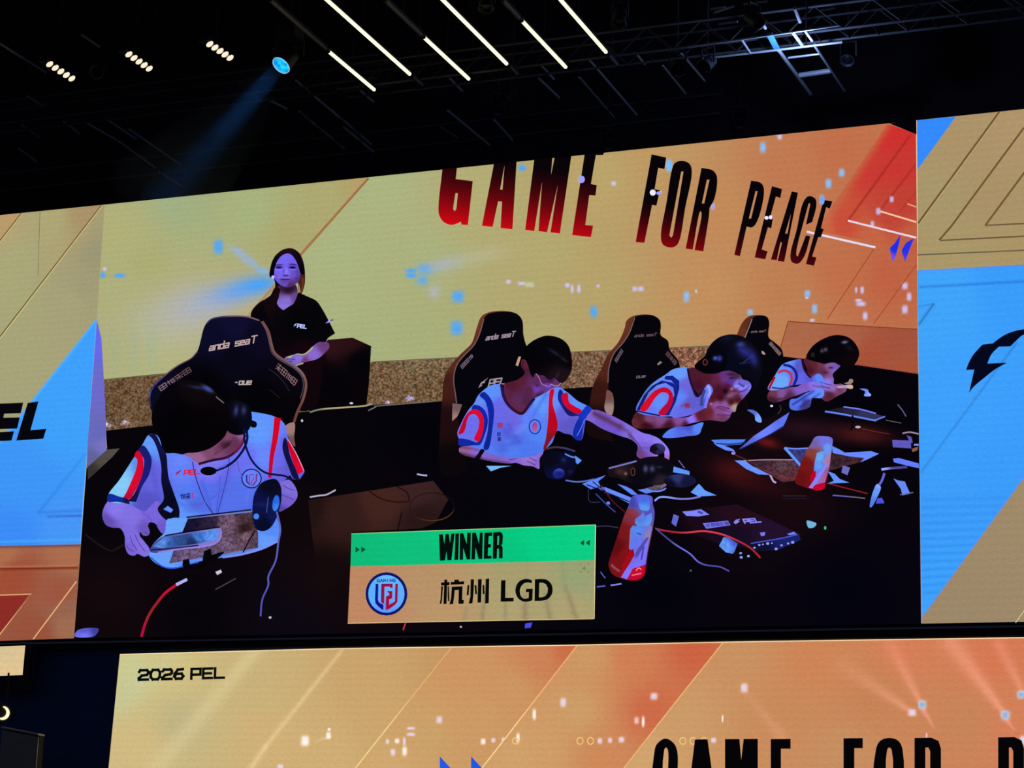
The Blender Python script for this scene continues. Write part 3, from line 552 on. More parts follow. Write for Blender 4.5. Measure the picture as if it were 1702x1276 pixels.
word('side_lettering', f4, '#%##', (1281.5, 568), (4.4, 5.0), (-3.2, 3.4), 1.0, (134, 112, 116), fill=0.8); paint('chair_tag', f4, '1266,583 1270,585 1272,589 1267,588', (170, 150, 150), step=3)

# ---------------------------------------------------------------- picture: nearest player, bent over his tablet
WHT = (150, 172, 250)
p1 = paint('person', sm, '314,752 345,745 378,705 408,706 412,722 400,742 440,790 466,800 480,797 491,809 494.5,824 488,836 474,846 464,850 458,842 300,860 280,862 277,866 274,884 270,886.5 264,880 258,870 249,868 246,873 249,884 246,889.5 238,889.5 233,884 232,889 240,900 248,911 249,921 240,925 228,920 224,923 214,921 208,908 207,890 200,878 186,876.5 176,872 170,858 172,845 179,833 215,800 260,770',
           [(330, 765, (150, 96, 140)), (350, 752, (120, 70, 110)), (390, 735, (96, 50, 84)), (402, 720, (150, 96, 150)), (190, 850, (150, 118, 214)), (178, 865, (112, 76, 160)), (220, 860, (144, 112, 206)), (222, 890, (140, 108, 204)), (216, 912, (132, 98, 194)), (236, 905, (146, 112, 206)), (258, 858, (132, 100, 200)), (268, 878, (120, 88, 184)), (240, 880, (120, 84, 172)), (484, 812, (140, 108, 200)), (476, 835, (128, 94, 186)), (468, 845, (100, 70, 150))], step=5,
           label='person in a white, red and blue jersey bending over a tablet, wearing a headset')
j1 = paint('jersey', p1, '274,752 290,753 312,758 330,770 352,764 378,759 399,743 408,721 418,684 418,684 437,687 456,692 472,703 479,728 484,742 495,765 506,785 506,785 496,797 486,795 482,790 470,800 456,802 452,830 464,866 466,880 430,880 298,866 281,866 262,832 240,850 230,846 216,838 179,832 181,820 198,798 220,764 236,740 248,722 262,724',
           [(300, 780, (142, 156, 244)), (310, 830, (126, 148, 240)), (350, 780, (150, 140, 232)), (345, 820, (120, 134, 232)), (400, 820, (122, 136, 230)), (430, 720, (152, 180, 252)), (440, 760, (150, 166, 248)), (410, 760, (138, 142, 236)), (468, 760, (130, 122, 220)), (476, 785, (120, 106, 200)), (440, 840, (110, 124, 220)), (250, 730, (150, 180, 250)), (256, 800, (124, 116, 210)), (245, 835, (104, 96, 186)), (200, 805, (140, 208, 250)), (190, 822, (136, 204, 244)), (460, 860, (110, 110, 200)), (300, 855, (140, 172, 250))],
           [(326, 840, 16, 10, (104, 106, 196), .6), (372, 800, 14, 22, (112, 120, 214), .5, 20), (300, 765, 10, 8, (160, 172, 250), .6), (380, 775, 30, 9, (130, 110, 200), .5, -14), (340, 772, 18, 8, (150, 110, 190), .45)], step=6,
           strokes=[(300, 830, 330, 855, 2, 2, (160, 180, 250), .5, .5), (336, 800, 352, 850, 2.5, 2.5, (100, 108, 200), .5, .4), (386, 770, 362, 845, 3, 3, (108, 116, 210), .5, .4), (430, 770, 410, 830, 4, 5, (134, 150, 240), .5, .4), (250, 760, 262, 826, 4, 4, (106, 98, 190), .6, .6), (470, 730, 478, 790, 3, 3, (104, 92, 180), .5, .5)])
paint('navy_panel', j1, '246,722 246,722 258,722 268,740 276,754 280,792 290,822 298,846 298,862 298,862 280,866 262,846 272,830 268,800 268,776 262,748 254,730', [(256, 730, (18, 18, 70)), (274, 780, (14, 14, 50)), (290, 850, (10, 10, 34)), (275, 840, (8, 8, 26))], step=5)
paint('sleeve_navy', j1, '238,740 247,750 252,764 248,788 236,809 226,834 226,834 212,832 216,828 222,822 234,794 239.5,764 230,748', [(244, 760, (28, 30, 110)), (236, 800, (30, 32, 120)), (222, 828, (18, 18, 70))], step=5)
paint('sleeve_red', j1, '229,748.5 236,757 238.5,766 237.5,784 229,808 220,824 217,829.5 217,829.5 205,828 210,818 218,800 226,780 228,764 223.5,757.5', [(232, 760, (216, 6, 40)), (222, 805, (216, 10, 48)), (210, 826, (192, 11, 50))], step=5)
paint('sleeve_cuff', j1, '181,820.5 198,825 213,829.5 216,838 216,838 196,834 179,833', [(195, 830, (26, 48, 160)), (213, 834, (20, 20, 70))], step=4)
ribbon('red_stripe', j1, '461.5,694 457,730 452,756 448.5,794', 11, [(460, 700, (214, 5, 34)), (450, 780, (198, 6, 44))], w2=5.5)
paint('sleeve_navy', j1, '473.5,727 477,732 482,756 495,788 497,797.5 488,795 480,777 471,752 469.5,740', (16, 18, 66), step=5)
paint('sleeve_red', j1, '478,732 484,738 493.5,756 504.5,782 495.5,788.5 495.5,788.5 484,760', [(483, 745, (206, 5, 40)), (500, 780, (218, 7, 46))], step=5)
ribbon('sleeve_edge', j1, '479,730 493,755 505.5,783', 1.4, (210, 160, 200)); ribbon('collar', j1, '330,771 352,765 379,759 399,743 408,722', 4.2, [(350, 765, (40, 16, 50)), (400, 740, (110, 24, 70)), (375, 758, (60, 16, 50))])
word('jersey_print', j1, 'PEL', (307, 782), (9.2, -1.0), (-1.4, 7.6), 2.3, (214, 40, 74), fill=0.76); paint('jersey_mark', j1, '291,791 293,785 302,780 298,784.5 297,786.5', [(293, 788, (200, 40, 80)), (300, 782, (40, 40, 110))], smooth=False, step=3)
word('jersey_print', j1, '&%', (300, 821), (9, -0.8), (0.4, 8), 1.6, (40, 40, 120), fill=0.8); word('jersey_print', j1, 'I', (318, 820), (6, 0), (0, 7), 2.0, (190, 40, 110))
em = disc('team_emblem', j1, 418, 795, 17, 16.5, (140, 156, 246)); ring('emblem_ring', j1, 418, 795, 17, 16.5, 2.0, (24, 20, 76))
for o, w, c in (('410,789 410,800 416,806', 2.2, (40, 30, 120)), ('414.5,806 414.5,789 421,788.5', 2, (170, 40, 110)), ('418.5,807 418.5,799 422,797 421,793', 1.8, (170, 50, 110)), ('426.5,787 426,799 420,807', 2.0, (120, 30, 110))):
    ribbon('emblem_stroke', j1, o, w, c, smooth=False)
ribbon('lanyard', p1, '320,767 323,784 329,804 341,834 354,853', 1.5, (36, 34, 90)); ribbon('lanyard', p1, '381,759 380,776 375,802 362,852', 1.4, (70, 70, 160)); ribbon('lanyard', p1, '394,765 398,782 403,792', 1.3, (100, 90, 180))
ribbon('lanyard', p1, '366,790 364,820 359,852', 1.2, (96, 100, 190)); ribbon('lanyard', p1, '373,810 352,828 330,840', 2.0, (110, 120, 210))
paint('hair', p1, '252,690 257,674 268,654 284,638 308,632 336,636 356,648 374,668 380,690 381,712 370,729 349,745 324,752 300,751.5 279,750 270,736 259,719 253,704', [(300, 700, (3, 2, 5)), (270, 660, (6, 4, 10)), (340, 720, (6, 3, 7)), (325, 640, (14, 8, 10))],
      [(345, 646, 9, 3.4, (110, 130, 220), .9, 28), (329, 644, 16, 2.6, (40, 46, 100), .8, 10)], step=5)
paint('cheek', p1, '340,754 356,744 371,730 380,714 386,722 383,738 370,748 354,758', [(352, 752, (130, 74, 110)), (378, 726, (120, 70, 100)), (380, 740, (60, 26, 44)), (360, 753, (110, 56, 90))], step=4)
hs = paint('headset', p1, '352,644 366,650 384,662 398,666 412,673 418,686 417.5,706 408,720 396,723 386,721 378,715 381,700 382,688 376,670 362,656', [(395, 680, (10, 10, 24)), (410, 700, (8, 9, 24)), (385, 710, (5, 4, 12)), (370, 656, (4, 3, 8))],
           [(392.5, 682, 3.4, 8, (70, 74, 150), .85, 8), (405, 682, 4, 7, (70, 78, 130), .7, 0), (399, 684, 1.6, 12, (14, 14, 40), .8)], step=4)
ribbon('headset_slider', hs, '359,659 365,664 372,669.5', 1.6, (120, 112, 124)); paint('headset_knob', hs, '417,699 424,700 427,704 425,710 417,709', (8, 8, 16), step=4)
ribbon('microphone_boom', hs, '410,716 411,728 407,742 399,755 388,767 374,776 358,782', 4.0, (10, 14, 62)); disc('microphone_foam', hs, 346.5, 782.5, 13.5, 7.2, (5, 5, 12)); ribbon('microphone_tip', hs, '360,779 376,773', 2.6, (110, 120, 210))
ribbon('headset_cable', hs, '406,712 406,728 409,743 418,764 430,778 443,786 460,789 474,791 485,798', 3.4, (10, 16, 72))
for g_ in ('216,890 220,902 228,914', '224,888 232,904 241,916', '210,905 214,912 222,916', '240,884 246,888'):
    ribbon('finger_gap', p1, g_, 1.2, (88, 56, 130))
ribbon('finger_gap', p1, '470,806 480,812 490,815', 1.2, (92, 60, 130)); ribbon('finger_gap', p1, '468,822 478,826 488,830', 1.2, (92, 60, 130)); ribbon('knuckle_line', p1, '236,852 246,858 252,866', 1.2, (108, 76, 160))
# the tablet, the printed map and the phone in his hands
tb = paint('tablet', sm, '278,863 310,860 418,848.5 440,850 460,862 465.5,888 463,898.5 436,911 400,921 330,933 288,944.5 271,942 254,932 248,923 252,908 262,896 274,884', [(290, 875, (126, 176, 248)), (320, 930, (120, 160, 240)), (268, 930, (130, 176, 250)), (450, 880, (130, 160, 246)), (445, 900, (136, 176, 250)), (400, 915, (140, 160, 220))], step=6, label='sheet and tablet on the lap of the nearest player')
ribbon('tablet_edge', tb, '462,899 436,911.5 400,921.5 370,926', 3.2, (172, 176, 236)); ribbon('tablet_edge', tb, '250,926 270,941 288,944 330,934', 2.2, (60, 90, 210))
paint('map_print', tb, '312,862 420,850 429,886 429,910 370,921 281,936 289,914 304,882', [(320, 866, (22, 18, 44)), (345, 868, (40, 30, 56)), (380, 870, (104, 80, 104)), (410, 890, (112, 84, 100)), (405, 864, (70, 50, 60)), (320, 920, (104, 82, 116)), (370, 905, (104, 82, 110)), (425, 900, (84, 62, 80)), (306, 880, (18, 14, 40)), (408, 878, (44, 26, 28))], smooth=False, step=2.8, rand=0.3)
ribbon('tablet_edge', tb, '310,861 418,850', 2.0, (150, 150, 190)); ribbon('tablet_edge', tb, '310,859.5 418,847', 2.4, (14, 12, 34))
ph = paint('phone', tb, '249,916 255,904 272,891 300,886 340,880 366,876 368.5,887 364,898 356,904 340,907 300,912 262,919', [(300, 900, (120, 112, 170)), (350, 905, (150, 128, 190)), (260, 915, (90, 90, 150))], step=5)
paint('phone_screen', ph, '254,908 272,893 300,889 362,879 363,888 358,897 330,903 300,907 270,911', [(270, 900, (110, 150, 220)), (300, 898, (60, 84, 140)), (330, 892, (70, 120, 200)), (350, 888, (96, 150, 230)), (320, 903, (30, 44, 90)), (285, 906, (70, 96, 160))], smooth=False, step=3, rand=0.14)
ribbon('phone_edge', ph, '274,890 300,885.5 366,875.5', 2.2, (10, 8, 20)); ribbon('phone_edge', ph, '250,914 300,909.5 330,906', 2.0, (18, 18, 50)); ribbon('phone_edge', ph, '262,918 300,912 340,907.5 357,903 365,896 368,884', 2.6, (164, 140, 206))
paint('tripod_clip', sm, '336,934 339,916 350,911 352,922 361,919 373,916 371,920 356,932 341,941 326,946 309,947 303,940 304,931 314,928 316,938', (7, 5, 10), smooth=False, step=5, label='black clip stand in front of the tablet')
paint('dark_tray', tb, '262,846 275,836 290,846 290,860 281,862 272,854', [(275, 845, (10, 10, 34)), (285, 858, (8, 8, 26))], smooth=False, step=5)
paint('white_tab', tb, '271.5,846 279,840.5 288,847 284,852', (150, 170, 246), smooth=False, step=4)
cp = paint('headphone_cup', sm, '420,836 424,818 434,803 446,797 458,796 466,806 468,822 466,840 457,866 448,878 438,882.5 426,879 420,860', [(430, 830, (12, 16, 66)), (445, 805, (10, 10, 30)), (440, 870, (8, 10, 40)), (455, 860, (14, 24, 80)), (424, 850, (14, 18, 66))], [(436, 838, 14, 4, (28, 34, 100), .7)], step=5, label='dark blue round headphone cup held by the nearest player')
disc('cup_light', cp, 458.5, 836, 5.6, 13.5, [(456, 830, (40, 104, 226)), (462, 845, (60, 130, 236))], an=8); disc('cup_button', cp, 426, 858, 4.6, 4.8, (64, 136, 240)); ribbon('cup_lettering', cp, '446,826 443,852', 1.8, (70, 80, 140))
ribbon('cable', sm, '424,882 414,898 404,918', 2.2, (8, 6, 16)); ribbon('cable', sm, '460,850 466,880 463,898 458,932 446,958 446,972 436,996 433,1024', 3.0, [(462, 880, (120, 116, 170)), (450, 950, (110, 108, 176)), (436, 1000, (100, 100, 170))])
ribbon('red_cable', sm, '294,971 275,985 260,1003 248,1021 240,1040 235,1058', 4.4, [(290, 975, (198, 15, 50)), (250, 1018, (150, 36, 36)), (238, 1050, (182, 12, 62))], label='red cable with a white plug hanging from the desk'); ribbon('white_plug', sm, '293,971.5 311,962.5', 5, (206, 206, 238))
paint('paper_tag', sm, '358,950 367,946.5 369,951 361,955.5', (200, 200, 216), smooth=False, step=4); ribbon('light_line', sm, '358,979.5 392,961', 1.6, (74, 72, 70)); disc('light_spot', sm, 449, 1026, 2.4, 2, (190, 190, 190))

# ---------------------------------------------------------------- picture: player with glasses
p2 = paint('person', sm, '874,590 868,596 866,608 872,620 860,631 840,638 838,655 850,680 870,700 800,735 764,744 763,750 768,755 790,761 820,767 846,770 858,769 870,773 886,775 896,779 897,762 903,752 900,748 884,740 950,700 975,698 1000,712 1030,724 1048,730 1060,741 1058,756 1064,762 1090,759 1094,756 1080,750 1082,742 1096,739 1103,746 1104.5,757 1105,768 1108,771 1111,767 1112.5,750 1107,740 1094,728 1080,722 1068,719 1046,706 1020,692 996,682 982,680 940,660 932,637 930,615 900,600',
           [(870, 605, (92, 34, 58)), (866, 614, (70, 22, 44)), (850, 640, (80, 26, 46)), (862, 632, (86, 30, 50)), (845, 655, (84, 34, 70)), (858, 665, (90, 42, 84)), (866, 678, (88, 42, 84)), (876, 668, (78, 34, 70)), (880, 650, (86, 34, 72)), (890, 634, (90, 40, 84)), (900, 630, (84, 36, 84)), (892, 646, (118, 64, 160)), (904, 648, (104, 56, 132)), (912, 642, (110, 62, 150)), (898, 657, (84, 36, 90)), (925, 634, (96, 48, 100)), (916, 630, (70, 26, 74)), (770, 750, (150, 96, 150)), (790, 752, (150, 100, 196)), (820, 757, (140, 96, 184)), (850, 763, (146, 100, 190)), (880, 762, (164, 112, 196)), (895, 772, (150, 100, 190)), (982, 684, (146, 108, 190)), (978, 694, (140, 100, 186)), (1000, 690, (130, 86, 176)), (1000, 708, (126, 84, 180)), (1020, 714, (124, 84, 182)), (1025, 700, (140, 96, 190)), (1050, 712, (146, 108, 200)), (1060, 726, (150, 112, 212)), (1075, 726, (152, 116, 216)), (1070, 740, (140, 100, 200)), (1098, 734, (160, 124, 222)), (1109, 748, (170, 126, 226)), (1107, 764, (170, 110, 180)), (1062, 752, (110, 64, 130))],
           [(896, 655.5, 5, 1.5, (56, 18, 60), .85, -18), (868, 606, 1.5, 6, (60, 14, 36), .8, 15), (893, 641, 3, 2.4, (40, 12, 50), .7), (908, 634, 6, 1.6, (52, 16, 66), .8, 8), (902, 651, 2, 1.4, (60, 20, 70), .7)], step=2.8, strokes=[(988, 687, 1030, 709, 4.6, 4.2, (82, 42, 84), .85, .75), (1030, 709, 1048, 720, 4, 3, (88, 48, 96), .7, .3), (1046, 722, 1056, 738, 2.4, 2.4, (76, 40, 84), .7, .6), (766, 754, 800, 762, 2.6, 2.6, (64, 34, 50), .8, .7), (800, 763, 846, 769, 2, 2, (70, 40, 60), .7, .5), (768, 743, 800, 748, 2, 2, (80, 40, 40), .6, .3), (1064, 744, 1080, 744, 2, 2, (100, 60, 130), .5, .5)],
           label='person with glasses in a white jersey reaching across the desk')
j2 = paint('jersey', p2, '832,638 832,638 838,662 848,677 868,688 868,688 880,673 888,663 900,656 911,650 916,646 930,643 936,647 946,654 960,666 976,674 984,679 984,679 974,695 972,706 966,731 957,730 950,723 938,720 926,716 918,735 908,745 902,751 890,757 870,760 846,760 816,754 804,750 786,742 763,738 763,730 760,720 766,704 778,682 788,670 794,658 804,648 816,640',
           [(815, 650, (146, 172, 250)), (830, 680, (130, 120, 216)), (850, 700, (128, 116, 210)), (880, 690, (140, 158, 246)), (900, 670, (146, 180, 252)), (895, 720, (130, 156, 244)), (850, 740, (126, 150, 240)), (830, 725, (120, 132, 228)), (880, 745, (120, 142, 236)), (915, 670, (150, 172, 250)), (945, 705, (110, 96, 184)), (940, 690, (122, 106, 200)), (960, 668, (140, 170, 250)), (785, 660, (150, 172, 244)), (778, 710, (136, 136, 226)), (800, 745, (126, 150, 240))],
           [(846, 722, 12, 7, (92, 92, 190), .7, 40), (855, 735, 16, 5, (100, 108, 208), .55, -25), (866, 712, 20, 6, (160, 184, 252), .55, -28), (836, 745, 8, 10, (96, 104, 200), .5)], step=5,
           strokes=[(908, 655, 880, 700, 3, 4, (110, 124, 220), .6, .4), (845, 705, 862, 735, 3, 5, (96, 100, 200), .6, .5), (885, 672, 868, 690, 2, 2, (110, 120, 214), .6, .4)])
ribbon('collar', j2, '833,638 838,661 848,676 867,687 880,672 888,662', 5, [(840, 660, (40, 18, 66)), (867, 686, (54, 16, 40)), (885, 668, (34, 20, 70))]); ribbon('collar_inner', j2, '838,637 843,658 852,671 867,681 877,669', 1.8, (110, 30, 50))
paint('navy_panel', j2, '804,651 816,663 821,680 818.5,712 811,747 804,746 810,720 812,690 806,666 797,657', [(815, 680, (24, 44, 160)), (812, 730, (24, 40, 140))], step=5)
paint('sleeve_navy', j2, '787,673 796,674 805,681 811,698 805,724 798,738.5 786,740 763,740 763,729 780,731 794,735 792,728 800,712 801,694 794,684 784,682', [(800, 690, (26, 44, 166)), (780, 735, (28, 46, 160)), (805, 715, (24, 40, 150))], step=4)
paint('sleeve_red', j2, '764,714 776,688 786,680 796,682 803,692 803.5,712 796,733 788,730 795,712 795.5,696 788,688 779,692 771,718 762,722', [(770, 705, (188, 8, 40)), (790, 684, (216, 12, 52)), (799, 715, (216, 9, 46))], step=4)
paint('red_stripe', j2, '915,647.5 921,646.5 918.5,668 924,690 927,703 925,717 914,734 905,748.5 903,746 907,730 911,696 912,670', [(918, 660, (208, 11, 36)), (918, 700, (182, 8, 32)), (910, 740, (130, 20, 30))], step=4)
paint('sleeve_navy', j2, '930.5,647 935,650 938,668 946,680 962,688 968,682 976,674 983.5,679.5 974,694 969,713 966,730.5 958,731 952,722 957,703 962,692 946,691 934,676 927,661', [(932, 660, (28, 40, 140)), (945, 686, (24, 26, 100)), (972, 685, (30, 60, 190)), (960, 720, (26, 50, 170))], step=4)
paint('sleeve_red', j2, '934,656 943,653 946,668 956,675.5 967,682 962,688 946,681 936,670', [(940, 660, (206, 10, 46)), (956, 682, (206, 7, 40))], step=4)
ribbon('cuff_line', j2, '972,696 966,711 959,724', 1.2, (150, 160, 250))
ring('emblem_ring', j2, 889, 709, 10.3, 12.6, 1.8, (40, 44, 140)); disc('team_emblem', j2, 889, 709, 4.6, 8, [(888, 705, (150, 70, 150)), (890, 713, (190, 80, 150))])
word('jersey_print', j2, '#', (827, 704), (10, 0), (0.5, 6), 2.0, (170, 50, 90)); word('jersey_print', j2, '#', (827, 719), (6, 0), (0, 5), 1.5, (60, 60, 150)); word('jersey_print', j2, '#', (828, 727), (5, 0), (0, 5), 1.5, (40, 40, 110))
paint('wristband', p2, '800,746 805.5,748 801,756 796,763 789.5,761 795,753', (7, 6, 14), step=4)
paint('hair', p2, '866,596 870,582 875,575 886,566 900,559.5 910,557.5 930,561.5 944,573 950,592 950.5,612 941,632 932,637 925,631 920,628 916,631 909,629 904,624 896,623 890,620 886,627 881,620 878,608 873,598', [(910, 590, (5, 4, 9)), (880, 590, (4, 3, 7)), (935, 625, (28, 16, 24)), (945, 600, (8, 5, 9))], [(922, 586, 12, 2.2, (38, 36, 54), .9, 32), (938, 598, 6, 1.8, (40, 38, 58), .8, 32), (926, 624, 2, 7, (48, 36, 44), .8, 28)], step=4)
ribbon('glasses', p2, '891,621 896,628 900,637 905,640 913,642 916,638', 1.3, (166, 120, 190)); ribbon('glasses', p2, '916,638 922,641 929,640 932,636', 1.3, (190, 130, 200)); ribbon('glasses', p2, '902,632 912,635', 1.0, (90, 40, 100))
for g_ in ('880,760 892,766', '876,766 890,773', '846,764 858,762'): ribbon('finger_gap', p2, g_, 1.1, (76, 40, 90))
ribbon('finger', p2, '1065,757 1070,760 1080,760.5 1092,757', 3.2, [(1068, 759, (130, 60, 96)), (1088, 758, (176, 110, 170))]); ribbon('tendon_line', p2, '1048,722 1060,736 1066,746', 1.4, (92, 56, 120))

# ---------------------------------------------------------------- picture: player wiping his face
p3 = paint('person', sm, '1146,612 1150,640 1162,660 1150,690 1120,694 1082,690 1058,685 1052,694 1050,703 1055,710.5 1070,713 1092,712 1130,708.5 1150,703 1180,698 1196,700 1205,700 1213,693 1216.5,685 1222,684 1225,674 1238,659 1248,645 1248,638 1243,633 1234,630 1230,622 1215,615 1190,612 1166,612',
           [(1152, 625, (74, 26, 42)), (1160, 640, (66, 16, 40)), (1163, 655, (70, 26, 62)), (1175, 630, (80, 24, 44)), (1190, 632, (96, 34, 62)), (1180, 648, (82, 26, 52)), (1196, 648, (72, 18, 42)), (1205, 628, (104, 52, 130)), (1214, 634, (96, 50, 140)), (1222, 624, (70, 40, 70)), (1210, 642, (86, 22, 60)), (1225, 640, (140, 116, 210)), (1240, 636, (130, 116, 200)), (1246, 646, (160, 144, 240)), (1234, 647, (150, 120, 226)), (1236, 655, (136, 90, 170)), (1224, 652, (92, 34, 66)), (1215, 656, (110, 64, 96)), (1226, 664, (74, 22, 26)), (1216, 668, (70, 18, 24)), (1221, 676, (186, 160, 140)), (1196, 660, (66, 14, 26)), (1186, 664, (84, 26, 40)), (1190, 672, (146, 84, 160)), (1205, 674, (144, 88, 166)), (1212, 684, (150, 90, 176)), (1195, 684, (136, 74, 140)), (1202, 697, (110, 56, 96)), (1178, 684, (100, 36, 46)), (1165, 690, (90, 28, 44)), (1148, 698, (160, 116, 230)), (1130, 697, (134, 80, 156)), (1100, 697, (130, 76, 140)), (1080, 695, (122, 68, 120)), (1062, 692, (80, 30, 36)), (1054, 703, (96, 40, 50)), (1075, 709, (56, 14, 24)), (1110, 708, (70, 20, 40)), (1140, 706, (84, 28, 60))],
           [(1206, 650, 4.4, 5, (14, 2, 10), .95), (1213, 622, 6, 1.5, (46, 16, 54), .85), (1216, 628, 4, 1.4, (30, 8, 40), .85), (1216, 646, 2.4, 1.8, (220, 150, 150), .8), (1182, 671, 2, 1.8, (220, 150, 160), .8)], step=2.8, strokes=[(1222, 642, 1232, 640, 1.6, 1.6, (190, 176, 255), .9, .9), (1222, 640, 1226, 632, 1.4, 1.4, (150, 130, 220), .8, .8), (1228, 646, 1240, 642, 1.4, 1.4, (190, 170, 255), .8, .7), (1229, 638, 1236, 642, 1.6, 1.6, (30, 20, 90), .8, .8), (1232, 651, 1244, 648, 1.1, 1.1, (84, 60, 150), .8, .8), (1190, 678, 1212, 679, 1.3, 1.3, (90, 40, 96), .7, .8), (1192, 689, 1214, 690, 1.4, 1.4, (84, 36, 80), .7, .8), (1210, 658, 1226, 652, 2, 2, (160, 110, 150), .6, .5), (1186, 660, 1192, 640, 3, 3, (70, 18, 36), .6, .4)],
           label='person in a white jersey wiping his face with both hands')
j3 = paint('jersey', p3, '1108,621 1116,615 1126,611.5 1143,611 1144,622 1150,642 1159,660 1170,646 1178,638 1185,648 1179,662 1174,677 1174,677 1160,684 1146,690 1120,694 1116,692 1098,692 1064,687 1057,681 1068,657 1082,639', [(1130, 620, (160, 184, 250)), (1140, 640, (128, 120, 206)), (1130, 660, (140, 160, 244)), (1150, 670, (120, 110, 196)), (1140, 682, (132, 130, 220)), (1176, 655, (136, 150, 240)), (1170, 670, (110, 106, 200)), (1090, 632, (150, 170, 246)), (1095, 668, (150, 170, 246)), (1080, 682, (140, 150, 240)), (1075, 650, (130, 150, 220))],
           [(1142, 673, 7, 6, (90, 60, 110), .6), (1155, 662, 8, 14, (112, 104, 190), .5)], step=5)
paint('jersey_hem', p3, '1146,708 1169,702 1166,712 1162,721 1140,725 1112,728 1101,726 1112,714 1126,709', [(1110, 722, (130, 150, 240)), (1140, 718, (120, 132, 226)), (1160, 712, (136, 160, 248)), (1142, 712, (96, 100, 190))], step=4)
ribbon('collar', j3, '1143,612 1145,624 1150,641 1159,659 1170,646', 3.4, (30, 14, 44)); ribbon('collar_edge', j3, '1176,640 1180,650 1175,664 1172,678', 4.6, [(1178, 645, (196, 186, 255)), (1173, 672, (150, 140, 255))]); ribbon('collar_fold', j3, '1171,648 1167,660 1166,674', 5, (74, 76, 130))
paint('sleeve_navy', j3, '1106,625 1118,624 1129,633 1129,646 1123,668 1112,690 1104,690 1113,676 1121,656 1119,644 1106,636 1092,640 1078,652 1064,682 1058,681 1070,657 1084,641 1100,632 1118,636 1122,640 1116,632 1104,630', [(1120, 635, (26, 38, 140)), (1120, 665, (24, 34, 120)), (1085, 644, (24, 26, 100))], smooth=False, step=4)
paint('sleeve_red', j3, '1064,681 1078,659.5 1090,648 1106,643.5 1117,652 1118.5,667 1104,690 1094,687 1110,666 1110.5,655 1100,652 1090,660 1073,683', [(1080, 662, (216, 14, 40)), (1105, 648, (202, 8, 46)), (1112, 675, (182, 11, 60))], step=4)
ribbon('sleeve_cuff', j3, '1058,682.5 1078,687 1097,690.5', 2.6, (24, 30, 100))
word('jersey_print', j3, '#', (1139, 671), (8, 0), (0.5, 5), 1.8, (150, 40, 60)); ribbon('jersey_mark', j3, '1131,675 1138,672', 1.6, (120, 60, 120))
h3 = paint('hair', p3, '1154,609 1162,600 1171,592 1176,580 1184,569 1197,559.5 1218,555.5 1236,560 1250,571 1260,583 1267,598 1267,615 1260,640 1252,650 1250,634 1238,627 1228,622 1214,616 1204,616.5 1192,619 1176,621 1166,618.5', [(1190, 590, (6, 6, 16)), (1220, 565, (10, 9, 20)), (1215, 600, (8, 8, 26)), (1255, 620, (8, 8, 22)), (1170, 605, (5, 4, 10))],
           [(1231, 572.5, 6, 4, (84, 90, 190), .9), (1238, 584, 13, 9, (44, 46, 130), .9, 35), (1252, 596, 6, 12, (50, 56, 150), .8, -20), (1208, 562, 10, 4, (20, 24, 60), .7)], step=4, strokes=[(1228, 580, 1250, 592, 1, 1, (84, 88, 180), .6, .5), (1236, 602, 1252, 590, .9, .9, (84, 86, 170), .6, .6), (1230, 604, 1246, 602, .8, .8, (70, 72, 140), .5, .5)])
h3b = paint('headset', p3, '1154,609 1161,600 1170,593 1178,584 1190,578 1203,584 1209,597 1206,612 1196,619 1180,621 1166,618', [(1190, 600, (5, 5, 14)), (1170, 605, (4, 3, 8))], [(1189, 595, 3.4, 3, (120, 124, 240), .95), (1196, 595.5, 3.6, 4, (90, 92, 210), .9)], step=4)
ring('headset_ring', h3b, 1172, 602, 4.4, 5.2, 1.5, (120, 48, 40))
for g_ in ('1196,680 1206,682 1214,685', '1190,676 1204,676 1212,679', '1226,652 1238,648 1246,641', '1222,662 1234,657'): ribbon('finger_gap', p3, g_, 1.2, (84, 44, 80))

# ---------------------------------------------------------------- picture: player at the far end
p4 = paint('person', sm, '1336,598 1342,618 1330,640 1305,644 1284,646 1276,655 1276,664 1282,668 1292,668 1322,658 1350,648.5 1362,650 1366,662 1374,667 1392,658 1407,648 1400,638 1386,638 1386,630 1384,622 1396,609 1398,604 1380,598 1350,590',
           [(1338, 602, (84, 30, 44)), (1346, 615, (72, 20, 38)), (1354, 608, (90, 36, 50)), (1364, 606, (110, 52, 80)), (1366, 616, (98, 44, 76)), (1378, 607, (136, 90, 150)), (1388, 611, (134, 92, 176)), (1394, 607, (120, 80, 150)), (1284, 654, (110, 56, 80)), (1300, 654, (130, 84, 150)), (1330, 646, (140, 92, 180)), (1356, 636, (156, 116, 214)), (1374, 640, (160, 120, 220)), (1384, 644, (150, 104, 180)), (1380, 658, (84, 34, 50)), (1396, 646, (110, 60, 90)), (1404, 644, (130, 84, 130)), (1282, 664, (66, 24, 40)), (1310, 660, (86, 40, 80))],
           [(1381, 611, 4.2, 1.5, (44, 12, 50), .95), (1372, 619, 5, 1.3, (60, 18, 40), .8), (1386, 616, 2, 2, (160, 110, 190), .6)], step=3.5, strokes=[(1280, 666, 1320, 659, 1.8, 1.8, (60, 24, 50), .8, .5), (1352, 641, 1378, 645, 1.1, 1.1, (84, 50, 110), .7, .7), (1356, 635, 1382, 640, 1.0, 1.0, (90, 56, 120), .6, .6), (1364, 648, 1380, 655, 2.4, 2.4, (70, 28, 50), .6, .6)],
           label='person in a white jersey at the far right end of the desk, looking at a phone')
